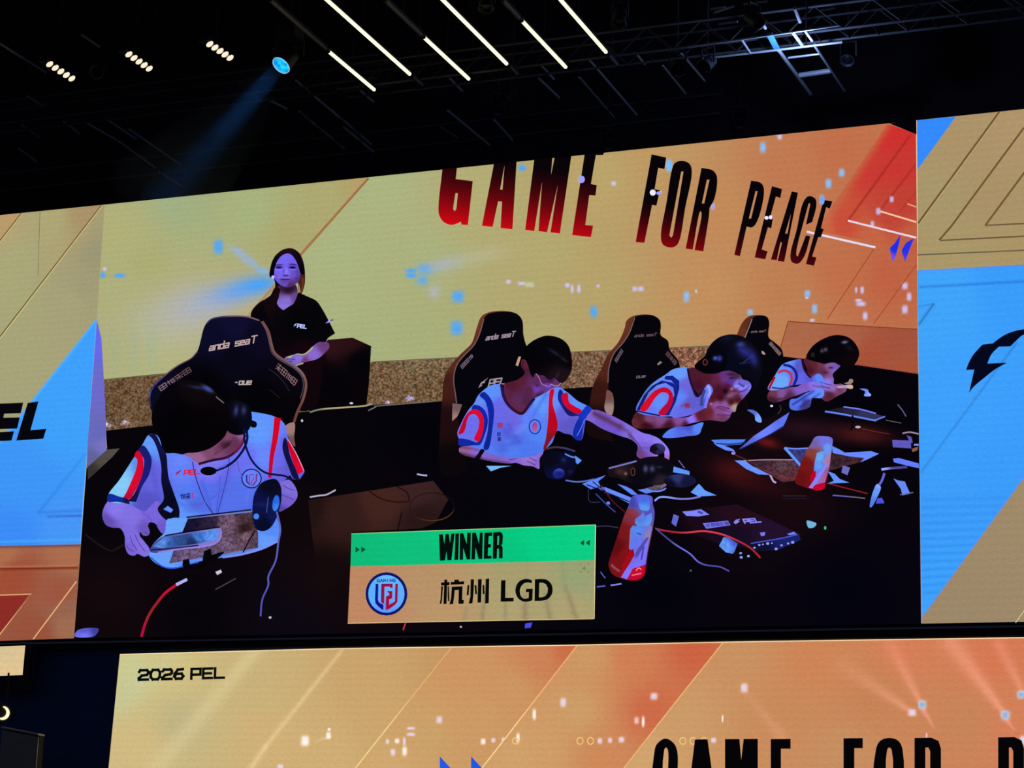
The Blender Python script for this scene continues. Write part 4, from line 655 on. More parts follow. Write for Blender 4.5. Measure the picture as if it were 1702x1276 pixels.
j4 = paint('jersey', p4, '1298,608 1305,603 1314,600 1332,597.5 1336,612 1342,622 1348,628.5 1356,622 1363,621.5 1370,632 1372,640 1350,634 1330,638.5 1314,641 1300,646 1282,648.5 1276,646 1288,624', [(1310, 604, (150, 170, 248)), (1330, 610, (110, 106, 190)), (1300, 634, (140, 184, 248)), (1330, 630, (124, 124, 220)), (1362, 628, (140, 160, 248)), (1345, 632, (110, 110, 206))], step=4)
paint('jersey_hem', p4, '1314,664 1324,662 1338,654 1352,648 1364,645 1370,650 1366,661 1350,662 1346,676 1322,682 1313,678', [(1325, 668, (124, 140, 236)), (1350, 655, (140, 158, 246)), (1340, 674, (70, 60, 120)), (1360, 652, (150, 170, 250))], step=4, strokes=[(1318, 672, 1352, 650, 1.6, 1.6, (40, 46, 130), .8, .7), (1330, 676, 1362, 654, 1.4, 1.4, (50, 50, 130), .7, .6)])
ribbon('collar', j4, '1333,598 1336,612 1342,622 1348,628', 3, (34, 14, 46)); ribbon('sleeve_navy', j4, '1302,606 1314,609 1322,617 1324,628 1319,640', 4.4, (26, 36, 130))
ribbon('sleeve_red', j4, '1293,619 1304,615.5 1313,620 1316,630 1312,641', 4, [(1300, 616, (200, 40, 80)), (1314, 635, (190, 50, 100))]); ribbon('sleeve_red', j4, '1288,626 1281,640 1278,647', 3.6, (182, 7, 30)); ribbon('sleeve_cuff', j4, '1283,644 1300,645.5 1316,641', 2.4, (40, 44, 130))
paint('hair', p4, '1340,594.5 1348,578 1366,564 1390,556.5 1412,561.5 1425.5,577 1428,590 1420,606 1411,610 1398,608 1388,603 1382,602.5 1370,604.5 1362,602.5 1350,599.5', [(1390, 580, (6, 4, 10)), (1350, 590, (5, 3, 7)), (1415, 600, (12, 5, 10))], [(1404, 568.5, 4.6, 2.2, (140, 136, 180), .95, -10), (1372, 581, 3, 3, (110, 104, 130), .85), (1366, 583, 2.4, 3, (120, 114, 140), .7), (1412, 578, 6, 3, (30, 22, 36), .7, 30)], step=3.5)
ring('headset_ring', p4, 1351, 589.5, 2.6, 3.4, 1.0, (60, 54, 60))
paint('phone', sm, '1390,642 1404,640 1416,639.5 1418,643 1416,646 1404,644.5 1394,645', [(1400, 643, (180, 150, 190)), (1416, 643, (210, 176, 170))], step=3, label='phone held by the player at the far end'); paint('phone_corner', sm, '1403,637 1410,634 1412,630 1417,630 1418,634 1414,638', (170, 140, 120), step=3)
for g_ in ('1364,640 1380,645', '1362,634 1380,640'): ribbon('finger_gap', p4, g_, 1.0, (84, 48, 90))

# ---------------------------------------------------------------- picture: things on the desk
PAP = [(0, 0, (142, 160, 246))]
def paper(pts, c=(142, 160, 246), label=None): return paint('paper_sheet', sm, pts, c if isinstance(c, list) else [(0, 0, c)], smooth=False, step=6, label=label)
paper('808,774 850,774 832,777 816,783', (130, 190, 246))
hd = paint('headset', sm, '902,760 908,753 918,749 930,751 942,750 952,754 957,762 958,776 950,790 938,795 924,796.5 910,793 904,780', [(915, 765, (8, 8, 24)), (940, 765, (10, 12, 40)), (925, 785, (12, 14, 60)), (950, 780, (10, 10, 36))], [(937, 764, 4, 4, (36, 44, 110), .8), (948, 784, 4, 3, (30, 34, 80), .7)], step=4, label='dark blue headset standing on the desk beside the player with glasses')
paint('ear_pad', hd, '919,788 922,781 930,778.5 937,782 938,788 932,794 923,794', [(930, 786, (26, 34, 116)), (930, 779, (90, 96, 180))], step=3)
ribbon('headset_band', hd, '908,746 922,743 940,745 956,750', 3, [(915, 745, (70, 50, 60)), (950, 749, (60, 60, 100))]); paper('956,757 967,765 960,771.5 957,768', (150, 176, 250)); ribbon('light_line', sm, '939,754 950,759 958,760', 2.4, (140, 166, 240))
paper('968,804 988,796 1007,789.5 994,800 998,808 982,813'); paper('994,810 1006,809.5 1030,819 1052,828 1047,837 1024,825 1006,819', (150, 168, 250)); paper('1026,804 1040,808 1050,813 1060,822 1050,822'); paper('1060,814 1074,812 1084,818 1074,820')
paint('paper_map', sm, '1070,812 1085,808 1094,800 1112,794 1108,806 1098,814 1082,815', [(1090, 805, (92, 76, 90)), (1105, 800, (110, 90, 110))], smooth=False, step=3, rand=.25)
ribbon('paper_edge', sm, '1074,812 1084,816 1100,815 1107,811', 2.6, (150, 166, 246)); ribbon('cable', sm, '1088,832 1097,826 1132,829 1150,828 1164,825', 3, [(1100, 827, (190, 200, 250)), (1140, 829, (150, 150, 200))])
paper('1161,804 1163,805 1172,815 1191,823 1162,825 1148,818', (136, 176, 252)); paper('1120,775 1146,783 1146,789 1118,784.5', (140, 170, 248)); ribbon('cable', sm, '1128,765 1138,778', 1.6, (130, 130, 190))
for pth, w_, c_ in (('975,805 1000,815 1050,835', 1.8, (14, 12, 50)), ('985,800 1010,822 1024,850', 1.6, (8, 6, 20)), ('1000,806 1016,830 1040,852', 1.4, (100, 22, 40)), ('990,820 1008,838 1023,851', 1.6, (90, 96, 170)), ('940,798 958,800.5 975,799 988,796', 2.4, (130, 140, 200)), ('988,875 1010,874 1028,877', 1.4, (60, 60, 90)), ('978,813 980,833 998,834', 1.3, (50, 50, 80))):
    ribbon('cable', sm, pth, w_, [(0, 0, c_)])
paper('1008,834 1013,833 1014,838 1009,838', (150, 160, 240))
hd2 = paint('headset', sm, '1010,780 1026,772 1058,764 1078,759 1100,759 1113,765 1119,777 1116,792 1101,805 1082,806 1070,808 1044,801 1030,795 1012,790', [(1030, 780, (40, 24, 26)), (1020, 788, (20, 14, 20)), (1080, 785, (8, 8, 20)), (1060, 795, (10, 8, 18)), (1105, 780, (10, 9, 20)), (1100, 798, (40, 30, 40))],
            [(1073, 779, 3.4, 5.4, (92, 96, 140), .9), (1084, 779, 4, 5, (80, 86, 130), .85), (1030, 784, 8, 4, (74, 48, 46), .8), (1040, 787, 2.4, 2.4, (170, 140, 130), .8), (1012, 797, 10, 5, (64, 46, 56), .8, 20), (1096, 776, 5, 2, (50, 52, 80), .7)], step=4, label='black headset on the desk under the outstretched hand')
ring('headset_ring', hd2, 1052, 784, 4, 7, 1.4, (96, 56, 46)); ribbon('tablet_edge', sm, '1012,778 1034,772.5 1058,766', 2.6, (150, 150, 190))
disc('earpad', hd2, 1093, 746, 13, 9.5, [(1090, 748, (10, 8, 24)), (1098, 742, (54, 52, 110)), (1084, 752, (20, 14, 30))], blobs=[(1093, 751, 4, 3, (60, 52, 110), .8)])
disc('mouse', sm, 1130, 799, 27, 11, [(1125, 794, (48, 54, 110)), (1140, 800, (20, 22, 54)), (1115, 804, (12, 12, 34))], label='dark computer mouse on the desk')
# right part of the desk
paper('1312,685 1307,698 1302,708 1285,718 1266,728.5 1228,746.5 1238,738 1252,725 1270,713 1290,699', [(1300, 700, (130, 140, 232)), (1240, 738, (120, 128, 210)), (1270, 718, (150, 160, 246))])
ribbon('paper_edge', sm, '1302,708.5 1285,719 1266,729 1232,745.5', 2, (30, 34, 90))
paper('1182,731 1200,730 1240,730 1232,738 1200,741 1190,738', (120, 150, 236)); paper('1186,736 1200,739 1218,746 1222,750.5 1206,748 1192,741', (150, 168, 250)); ribbon('paper_edge', sm, '1190,737 1215,738 1238,735', 2, (36, 50, 130)); disc('light_spot', sm, 1219, 753, 3.4, 2.6, (170, 160, 210))
paper('1221,765 1238,765 1250,774 1280,789 1260,788 1240,779', (156, 176, 252)); paint('paper_map', sm, '1242,766 1318,764 1330,774 1325,798 1302,801 1280,788 1260,776', [(1260, 770, (56, 36, 50)), (1300, 775, (80, 56, 66)), (1310, 792, (84, 44, 54)), (1280, 780, (70, 40, 52))], smooth=False, step=3, rand=.3)
ribbon('paper_edge', sm, '1236,765.5 1270,764 1318,764', 1.8, (170, 130, 150)); ribbon('paper_edge', sm, '1255,776 1290,788 1330,798', 1.4, (120, 50, 50)); ribbon('cable', sm, '1280,789 1286,800 1290,802', 3.0, (190, 170, 210)); ribbon('cable', sm, '1222,756 1240,764 1260,776 1300,800', 1.5, (92, 40, 44))
paint('paper_map', sm, '1306,746 1344,745 1342,760 1330,772', [(1330, 755, (60, 60, 110))], smooth=False, step=4, rand=.35); ribbon('paper_edge', sm, '1304,743.5 1316,757 1331,774', 4.4, (156, 178, 252), smooth=False); ribbon('paper_edge', sm, '1304,744 1322,745.5 1345,744.5', 2.2, (160, 176, 246))
paint('paper_map', sm, '1384,752 1410,757 1440,760 1430,768 1400,776 1378,782', [(1400, 765, (56, 34, 44)), (1430, 765, (70, 40, 46))], smooth=False, step=3.5, rand=.35)
paper('1383,741 1394,746 1404,752 1426,751 1448,749.5 1461,754 1440,764 1430,768 1437,761 1410,758 1384,752.5', (150, 168, 250)); paper('1376,783 1387,787 1396,796 1412,802 1374,803.5 1386,799', (150, 176, 252))
paper('1401,773 1413,777 1408.5,789.5 1398.5,785', (130, 116, 176))
tv = paint('tablet', sm, '1370,683 1402,676 1430,680 1470,692 1456,699 1420,694 1372,686', [(1410, 686, (36, 34, 60)), (1440, 690, (50, 50, 90)), (1390, 682, (28, 26, 40))], smooth=False, step=5, label='tablet lying in front of the player at the far end')
ribbon('tablet_edge', tv, '1371,683.5 1400,688 1456,699', 2.6, (150, 166, 244)); ribbon('tablet_edge', tv, '1402,676 1430,680 1456,687', 2.2, (150, 160, 240)); ribbon('tablet_edge', tv, '1455,698 1471,692', 2.2, (150, 160, 230))
ribbon('tablet_stand', tv, '1417,690 1417,706 1414,715', 3, (6, 5, 12)); disc('light_spot', sm, 1426, 709.5, 4.5, 2, (190, 180, 200)); ribbon('cable', sm, '1432,712 1455,717 1478,721', 1.3, (110, 40, 40)); ribbon('cable', sm, '1472,698 1498,703', 1.4, (90, 84, 90)); ribbon('cable', sm, '1492,672 1500,682 1506,692', 1.8, (104, 100, 130))
paint('curved_strap', sm, '1242,681 1254,682 1262,689 1266,698 1265,702 1256,699 1254,690', [(1250, 684, (120, 130, 200)), (1262, 696, (180, 200, 255))], step=4); paint('curved_strap', sm, '1429,646 1442,647 1444,652 1448,655.5 1447,658 1436,657.5 1438,651', [(1436, 650, (150, 160, 230)), (1444, 656, (190, 200, 255))], step=3)
disc('light_spot', sm, 1282.5, 674.5, 2.4, 1.8, (230, 226, 250)); ribbon('cable', sm, '1296,673 1298,680 1293,688', 1.2, (64, 60, 62))
paint('adapter', sm, '1483,731 1514,732 1514.5,745 1484,743', [(1498, 738, (112, 100, 176))], smooth=False, step=5); paint('paper_scrap', sm, '1507,723 1515,726 1517,736 1512,735', (110, 100, 170), smooth=False, step=4); ribbon('cable', sm, '1500,720 1512,718 1527,721', 2.4, (160, 140, 160)); paint('orange_scrap', sm, '1515,746 1526,742 1525,748 1517,751', (170, 90, 50), smooth=False, step=4); ribbon('light_line', sm, '1519,739 1527,739', 3, (170, 170, 240))
paper('1484,762 1494,761 1527,770 1527.6,778 1505,773 1486,768', (140, 152, 246)); ribbon('cable', sm, '1465,780 1480,778 1508,776', 4, [(1466, 780, (200, 200, 250)), (1490, 777, (90, 80, 140)), (1505, 776, (80, 66, 120))])
paint('phone', sm, '1458,804 1464,809 1458,826 1449,842 1446,843 1450,820', [(1456, 815, (150, 180, 250)), (1450, 836, (130, 150, 230)), (1461, 806, (190, 200, 255))], step=4, label='white phone standing on edge at the right of the desk'); ribbon('paper_edge', sm, '1470,786 1466,798 1461,806', 4, (124, 112, 200)); paper('1458,828 1466,827 1470,836 1456,837', (96, 100, 210))
paper('1485,795 1492,798 1504,800 1508,810 1513,820 1500,823 1497,812', (150, 166, 240)); ribbon('cable', sm, '1496,822 1518,818', 1.6, (120, 110, 140)); ribbon('cable', sm, '1384,823 1410,825 1438,828', 2, [(1390, 824, (130, 130, 190)), (1430, 827, (110, 100, 120))]); ribbon('cable', sm, '1376,803 1410,812 1442,820', 1.8, (140, 30, 40))
paint('teal_scrap', sm, '1341,865 1348,866 1357,870 1353,876 1344,877', [(1348, 870, (110, 180, 216))], step=3); disc('light_spot', sm, 1371.5, 877, 2, 3, (60, 190, 110)); ribbon('tray_edge', sm, '1300,824 1340,824', 1.6, (44, 34, 50)); ribbon('tray_edge', sm, '1300,829 1345,828', 1.2, (34, 24, 40))

# ---------------------------------------------------------------- picture: console box and bottles
bx = paint('console_box', sm, '1123,849 1170,844 1226,838 1268,858 1311,878 1331,888 1324,900 1290,914 1248,911 1200,905 1112,873 1118,860', [(1150, 860, (26, 10, 24)), (1230, 850, (36, 13, 26)), (1280, 885, (34, 16, 44)), (1220, 895, (22, 12, 34)), (1130, 870, (14, 6, 14))], smooth=False, step=7, label='dark control box with white stickers on the desk')
paint('box_front', bx, '1246,904 1328,889 1331,897 1292,914 1262,916 1250,914', [(1260, 910, (14, 16, 44)), (1310, 898, (26, 34, 104))], smooth=False, step=5); ribbon('box_edge', bx, '1248,903 1300,894 1326,888', 2, (96, 100, 190))
for x, y, r in ((1254, 910, 2), (1262, 905.5, 2), (1268, 904.5, 1.6), (1276, 903, 2.6), (1283, 902.5, 1.6), (1290, 912, 2.6), (1299, 906, 2), (1310, 903, 2), (1317.5, 901, 2.8), (1231, 919, 2.2), (1244, 924, 2.4), (1232, 926, 2.6)): disc('port_light', bx, x, y, r, r*.8, (190, 196, 250))
paint('sticker', bx, '1134,850 1150,848.5 1165,846 1179,855 1161,858 1141,857', (164, 166, 240), smooth=False, step=5); paint('sticker', bx, '1119.6,854 1128.5,858 1123.5,875 1116,869', (126, 128, 200), smooth=False, step=5); ribbon('sticker_mark', bx, '1160,850 1168,853', 4, (90, 90, 170))
paint('sticker', bx, '1168,869.5 1210,865 1214,872.5 1174,878.5', (150, 146, 236), smooth=False, step=5); word('sticker_print', bx, 'E##E#', (1174, 871), (7.6, -0.9), (1.6, 4.4), 1.0, (60, 50, 120), fill=.7)
word('box_lettering', bx, 'PEL', (1235, 863), (9.6, -0.7), (3.0, 6.2), 2.3, (166, 160, 236), fill=.74); paint('box_mark', bx, '1219,868 1223,863.5 1231,862 1226,865.5 1230,866 1223,871', (166, 160, 236), smooth=False, step=4); paint('paper_scrap', bx, '1263,885 1272,884 1271,890 1265,891', (150, 150, 220), smooth=False, step=4); paint('paper_scrap', bx, '1308,887 1320,883.5 1324,887.5 1312,889', (150, 160, 240), smooth=False, step=4)
paint('crumpled_paper', sm, '1195,907 1203,892 1212,894 1226,903 1221,916 1218,920 1207,918 1200,912', [(1210, 905, (150, 180, 250)), (1202, 910, (120, 160, 230)), (1218, 900, (100, 110, 200))], smooth=False, step=4, rand=.1)
ribbon('red_cable', sm, '1092,879 1110,882.5 1136,885 1170,882.5 1197,887 1221,896 1248,911 1264,927', 3, [(1100, 880, (160, 40, 60)), (1170, 883, (214, 60, 80)), (1260, 922, (170, 40, 50))], label='red cable running along the control box')
ribbon('cable', sm, '1089,877 1105,891 1123,905 1147.5,920.6 1160,933 1172,938.5 1197,942 1212,949', 2.4, [(1100, 886, (90, 90, 140)), (1140, 914, (140, 136, 226)), (1200, 943, (96, 90, 160))])
ribbon('cable', sm, '992,975 1006,973.5', 2.0, (130, 130, 210)); ribbon('cable', sm, '1015,972.5 1033,970', 2.4, (170, 166, 220)); ribbon('cable', sm, '998,950 1006,961', 1.6, (120, 120, 190)); disc('light_spot', sm, 1148, 948, 1.8, 1.8, (80, 90, 90))
b1 = paint('juice_bottle', sm, '1050,826 1056,822.5 1077,822.5 1084,826 1085,838 1088,850 1085.5,874 1079,908 1072,952 1068,959 1058,964 1046,964 1030,960 1018,954 1011.5,940 1012.5,932 1024.5,896 1037,858 1044,842', [(1065, 830, (120, 120, 214)), (1050, 835, (84, 80, 160)), (1045, 855, (130, 44, 60)), (1080, 850, (104, 90, 170)), (1035, 880, (120, 22, 28)), (1025, 910, (96, 12, 18)), (1040, 920, (130, 16, 24)), (1022, 945, (120, 18, 24)), (1060, 955, (188, 6, 40)), (1078, 890, (130, 80, 100)), (1080, 930, (70, 20, 40))],
           [(1052, 852, 8, 4, (150, 60, 70), .7, 20)], step=4, label='nearer juice bottle with red contents, beside the banner')
paint('bottle_cap', b1, '1063,828 1077,826 1080,838 1078,848 1064,846', [(1070, 832, (110, 130, 230)), (1070, 842, (104, 160, 240))], step=4); paint('bottle_highlight', b1, '1056,862 1064,857 1069,850 1072,858 1083,852 1084,862 1080,874 1060,876 1055,868', [(1066, 862, (140, 150, 220)), (1078, 868, (110, 160, 240)), (1060, 872, (96, 150, 230))], smooth=False, step=4)
paint('bottle_label', b1, '1048,878 1052,873 1066,876 1082,873 1084,876 1078,904 1073,938 1051,945 1055,932 1052,916 1046,912', [(1062, 885, (130, 160, 244)), (1056, 900, (136, 146, 232)), (1075, 890, (150, 130, 180)), (1066, 930, (142, 122, 230)), (1072, 910, (146, 126, 226))], smooth=False, step=4)
paint('label_red', b1, '1048,914 1053,912 1055,924 1048,936 1040,952 1030,956 1036,935', (160, 12, 24), smooth=False, step=4); paint('label_stripe', b1, '1075,892 1079,893 1060,925 1050,948 1042,962.5 1032,959 1048,934 1060,912', [(1060, 915, (96, 90, 160)), (1040, 955, (150, 136, 240)), (1050, 935, (140, 120, 220))], smooth=False, step=4)
paint('label_foot', b1, '1053,946 1072,939 1070,954 1056,962 1044,962', (198, 8, 54), smooth=False, step=4); ribbon('label_print', b1, '1057,948 1062,943.5 1066,946.5', 1.5, (240, 150, 180)); ribbon('label_print', b1, '1050,956 1066,952.5', 2, (220, 120, 150)); ribbon('label_print', b1, '1070,908 1066,930', 3, (90, 70, 170)); ribbon('label_print', b1, '1016,938 1022,944 1030,949', 4, (150, 70, 84)); ribbon('label_print', b1, '1048,880 1046,912', 1.4, (190, 130, 70)); ribbon('label_print', b1, '1058,886 1066,888', 1.6, (40, 40, 110))
b2 = paint('juice_bottle', sm, '1355,726 1366,724.5 1383,728 1383.5,740 1381,760 1378,780 1372,804 1370,812 1358,815 1346,812 1334,808 1322,802 1328,778 1339,752 1348,737', [(1370, 730, (140, 136, 214)), (1352, 740, (120, 100, 160)), (1350, 750, (140, 60, 50)), (1340, 770, (116, 22, 22)), (1332, 795, (104, 16, 20)), (1365, 806, (182, 5, 40)), (1350, 800, (120, 16, 24)), (1378, 760, (150, 110, 150))], step=4, label='further juice bottle standing on printed maps at the right')
paint('bottle_label', b2, '1358,752 1366,750 1381,748 1378,776 1371,801 1356,805 1352,790 1354,768', [(1364, 760, (126, 180, 246)), (1362, 775, (130, 170, 244)), (1376, 765, (170, 120, 160)), (1366, 795, (160, 100, 180)), (1376, 785, (150, 90, 150))], smooth=False, step=4); paint('bottle_highlight', b2, '1368,742 1374,736 1382,740 1380,752 1372,756', [(1375, 745, (130, 170, 246))], smooth=False, step=4)
paint('label_stripe', b2, '1373,770 1376,772 1362,796 1352,812 1344,810 1358,790', (160, 140, 226), smooth=False, step=4); paint('label_red', b2, '1350,784 1356,782 1356,792 1348,802 1346,796', (182, 4, 36), smooth=False, step=4); paint('label_foot', b2, '1354,806 1371,801 1369,811 1358,814.5 1350,812', (198, 5, 44), smooth=False, step=4)
paint('blue_scrap', sm, '873,1036 885,1034 882,1043 872,1044', (90, 90, 220), smooth=False, step=4); ribbon('red_cable', sm, '674,1035 672,1041 670,1047', 2.4, (190, 50, 70)); disc('light_spot', sm, 766, 1041.5, 1.8, 1.6, (190, 190, 180))

# ---------------------------------------------------------------- picture: the WINNER banner
WALL = WALL_Y[0]
bn = paint('winner_banner', sm, '582.4,941 988.6,930.5 987.4,1028.3 578,1036', [(600, 960, (208, 140, 86)), (620, 1020, (210, 140, 90)), (720, 960, (204, 152, 90)), (740, 1020, (208, 156, 92)), (850, 950, (196, 166, 88)), (850, 1010, (200, 170, 96)), (960, 960, (184, 172, 92)), (950, 1010, (200, 170, 94))], smooth=False, step=8, label='orange and green banner reading WINNER with the team name',
           strokes=[(776, 1010, 771, 1032, 3, 3, (176, 146, 90), .5, .6), (806, 990, 801, 1032, 3, 3, (170, 134, 84), .6, .7), (840, 985, 840, 1031, 3, 3, (176, 142, 84), .5, .6), (872, 990, 873, 1030, 5, 5, (176, 130, 80), .5, .8), (905, 985, 915, 1030, 4, 4, (176, 134, 80), .5, .7), (940, 975, 958, 1028, 4, 4, (172, 130, 76), .4, .7), (876, 935, 874, 975, 3, 3, (190, 160, 80), .5, .3), (935, 933, 938, 975, 3, 3, (176, 160, 76), .5, .3)])
paint('green_bar', bn, '584.2,886.6 990.2,871.8 988.6,930.6 582.5,941.2', [(600, 910, (16, 186, 120)), (700, 920, (16, 190, 122)), (750, 900, (10, 200, 128)), (900, 900, (8, 206, 132)), (980, 900, (14, 206, 132)), (850, 925, (8, 196, 126))], smooth=False, step=8)
ribbon('edge_light', bn, '584,886.8 990,872', 1.2, (150, 206, 130)); ribbon('edge_light', bn, '990,872 987.6,1028', 1.4, (226, 214, 160)); ribbon('edge_light', bn, '578,1035.6 987,1028', 1.2, (230, 206, 140))
def wl(s):                             # traced letters of WINNER, in a frame of their own
    return [(720+float(a.split(',')[0])/8.105, 880+float(a.split(',')[1])/8.105) for a in s.split()]
DK = (4, 14, 12)
for nm, pts in (('w', '78,65 130,62 148,190 165,60 210,58 228,180 240,55 290,50 245,412 190,413 178,290 160,415 90,418'), ('i', '300,52 348,50 338,405 285,408'), ('n', '360,48 405,46 450,190 458,42 508,40 500,400 452,402 405,250 402,405 355,407'), ('n', '525,42 575,40 618,190 628,40 668,38 662,395 612,397 570,240 562,400 515,402'),
                ('e', '690,42 795,36 795,85 748,88 742,195 778,193 778,240 740,242 736,352 785,350 785,390 680,394'), ('r', '808,36 900,30 930,45 940,85 934,185 918,212 936,240 936,386 886,388 884,255 862,258 856,390 802,393')):
    paint('letter_'+nm, bn, wl(pts), DK, smooth=False, step=6, holes=[wl('866,85 888,84 884,205 862,206')] if nm == 'r' else ())
for s in ('591,908 598,913 591,918', '600.5,908 608,913 600.5,918', '971,897 964,902 970.5,907', '980.5,896.5 973.5,902 980,907'): paint('arrow_mark', bn, s, (10, 84, 50), smooth=False, step=4)
ribbon('cross_mark', bn, '967,944.2 975,943.8', 1.0, (96, 110, 60)); ribbon('cross_mark', bn, '971,940 971.2,948.5', 1.0, (96, 110, 60))
for s in ('964,940.5 964,937.5 967,937.3', '976,937 979,937 979,940', '964,948 964.3,951 967,951', '976,951 979,950.6 979,947.5'): ribbon('corner_mark', bn, s, 0.9, (110, 124, 66), smooth=False)
# team name: two Chinese characters and three letters
for s in ('105,712 222,705 220,748 105,752', '150,675 190,672 180,1000 138,1003', '108,765 132,762 122,920 112,998 88,998 100,930', '196,762 212,760 220,960 200,965 195,900', '236,705 418,695 416,735 236,742', '285,675 345,672 348,705 284,708', '250,770 395,762 393,808 290,815 283,900 268,1003 218,1004 240,930', '345,765 395,762 390,948 414,945 410,998 340,1000'):
    paint('name_stroke', bn, wl(s), (6, 8, 6), smooth=False, step=6)
for s in ('505,670 550,668 545,830 530,990 478,998 500,900', '604,668 654,665 645,980 597,983', '708,662 755,660 748,990 698,994', '462,748 488,746 478,880 450,882', '556,748 582,746 590,868 566,870', '664,745 688,744 694,868 668,868'):
    paint('name_stroke', bn, wl(s), (6, 8, 6), smooth=False, step=6)
paint('name_letter', bn, wl('915,682 975,680 970,920 1085,918 1082,966 908,970'), (6, 8, 6), smooth=False, step=6)
paint('name_letter', bn, wl('1330,680 1330,680 1330,722 1330,722 1280,712 1230,720 1185,765 1168,820 1180,890 1220,928 1285,922 1285,922 1288,840 1288,840 1248,842 1248,842 1250,798 1250,798 1342,795 1342,795 1336,950 1336,950 1290,966 1220,968 1150,930 1110,850 1112,780 1150,705 1210,670 1270,664'), (6, 8, 6), step=6)
paint('name_letter', bn, wl('1370,668 1370,668 1460,664 1530,675 1590,730 1608,800 1598,870 1550,930 1480,955 1365,960 1365,960'), (6, 8, 6), step=6, holes=[wl('1430,715 1475,714 1520,735 1545,790 1540,850 1510,895 1465,910 1425,912')])
# round team emblem
eb = disc('emblem_ring', bn, 642.3, 986.7, 34.8, 36, (12, 22, 104)); disc('emblem_field', bn, 642.2, 986.7, 30.2, 31.3, [(620, 980, (90, 176, 250)), (642, 960, (104, 186, 252)), (662, 990, (96, 172, 250)), (642, 1012, (120, 170, 250))])
def el(s): return [(600+float(a.split(',')[0])/14.18, 940+float(a.split(',')[1])/14.18) for a in s.split()]
for s, c in (('345,425 410,425 400,790 415,850 460,890 530,915 525,1045 480,1020 400,950 340,880 330,800', (18, 22, 140)), ('480,420 745,420 745,520 680,520 680,490 555,495 545,900 480,870 470,800', (150, 14, 70)), ('605,595 740,595 735,770 665,790 660,920 800,840 810,420 870,420 860,850 800,920 680,1010 580,1050 590,720 640,705 675,680 650,640', (160, 14, 56))):
    paint('emblem_stroke', bn, el(s), c, smooth=False, step=5)
word('emblem_lettering', bn, 'GAMING', (627, 962.6), (5.3, -0.1), (0, 4.2), 1.3, (14, 70, 170), fill=.66)

# ================================================================ lower LED wall screen
LAYER[0] = 20
c0 = on_wall(900, 1400)
sb = thing('led_screen', (c0.x, 0, c0.z), 'lower LED wall screen reading 2026 PEL beside a huge black slogan', 'screen', 'LED wall screens')
CB = [(199.2, 1087), (560, 1077.2), (960, 1071.4), (1250, 1065.5), (1800, 1057.5), (1800, 1400), (168, 1400)]
cabinet(sb, [(199.2, 1087), (1800, 1057.5), (1800, 1400), (168, 1400)])
bmr = []
def spot(s):
    for q in s.split():
        a = q.split(','); bmr.append((float(a[0]), float(a[1]), float(a[2]), float(a[3]), {'w': (250, 250, 255), 'l': (226, 216, 244), 'k': (236, 200, 220), 's': (190, 214, 236)}[a[4]], 0.95, 0, 1))
spot('507,1231,7,9,w 546,1222,4,6,w 547,1212,2.5,2.5,w 466,1274,5,4,l 630,1234,2,4,w 644,1232,3,4,l 660,1231,4,4,w 672,1232,2.5,7,l 683,1210,7,2.5,l 683,1220,7,3,l 672.5,1248,4,8,w 653,1250,4,6,l 730,1196,5,6,l 803,1232,4,5,w 820,1230,3.5,4,l 836,1230,2.5,5,l 861,1226,3,8,w '
     '888,1187,3,9,w 936,1167,5,8,l 1087,1157,6,6,l 1069,1199,2.5,9,w 1058,1197,4,6,k 997,1231,4,5,l 1014,1230,3.5,4.5,l 1033,1229,5,5,l 1237,1143,6,8,l 1201,1194,1.4,6,w 1186,1230,4.5,4.5,l 1516,1184,7,6,l 1533,1171,7,8,s 1671,1188,8,8,s 1697,1154,7,7,s 1700,1230,5,8,l 1540,1222,1.5,5,k')
bmr += [(230, 1120, 30, 26, (214, 216, 150), .5), (210, 1150, 16, 30, (206, 214, 150), .4)]
paint('picture', sb, CB, [(215, 1110, (220, 212, 130)), (280, 1110, (226, 202, 118)), (300, 1200, (210, 190, 122)), (230, 1240, (224, 196, 120)), (420, 1120, (218, 186, 108)), (450, 1230, (224, 184, 106)), (600, 1110, (220, 170, 92)), (650, 1200, (222, 172, 92)), (540, 1260, (224, 182, 104)), (740, 1120, (218, 158, 82)), (760, 1240, (222, 168, 92)), (780, 1080, (218, 150, 78))],
      bmr, smooth=False, step=9, strokes=[(290, 1087, 195, 1175, 12, 18, (214, 214, 150), .5, .5), (425, 1080, 260, 1276, 12, 16, (226, 214, 150), .65, .5), (568, 1081, 440, 1242, 3, 4, (240, 220, 160), .55, .6), (440, 1242, 415, 1280, 4, 5, (240, 224, 170), .6, .6), (548, 1224, 527, 1231, 2, 1.5, (240, 226, 190), .7, .3)])
BB = [(780, 1100, (222, 154, 84)), (850, 1150, (222, 156, 84)), (900, 1090, (220, 134, 74)), (940, 1080, (218, 112, 62)), (700, 1220, (222, 168, 90)), (800, 1200, (222, 160, 86)), (640, 1270, (224, 176, 98))]
paint('orange_field', sb, '751,1075 960,1071.5 801,1278 690,1400 500,1400 591,1276', BB, [b for b in bmr if 640 < b[0] < 900], smooth=False, step=8)
paint('orange_field', sb, '960,1071.4 1203,1066.5 1102,1193 1037,1276 940,1400 700,1400 801,1276', [(980, 1090, (222, 158, 86)), (960, 1180, (222, 164, 90)), (1050, 1090, (222, 128, 72)), (1150, 1080, (216, 98, 58)), (1080, 1180, (218, 106, 62)), (900, 1250, (224, 164, 90)), (1000, 1260, (222, 140, 76)), (860, 1260, (224, 168, 94))], [b for b in bmr if 860 < b[0] < 1120], smooth=False, step=8)
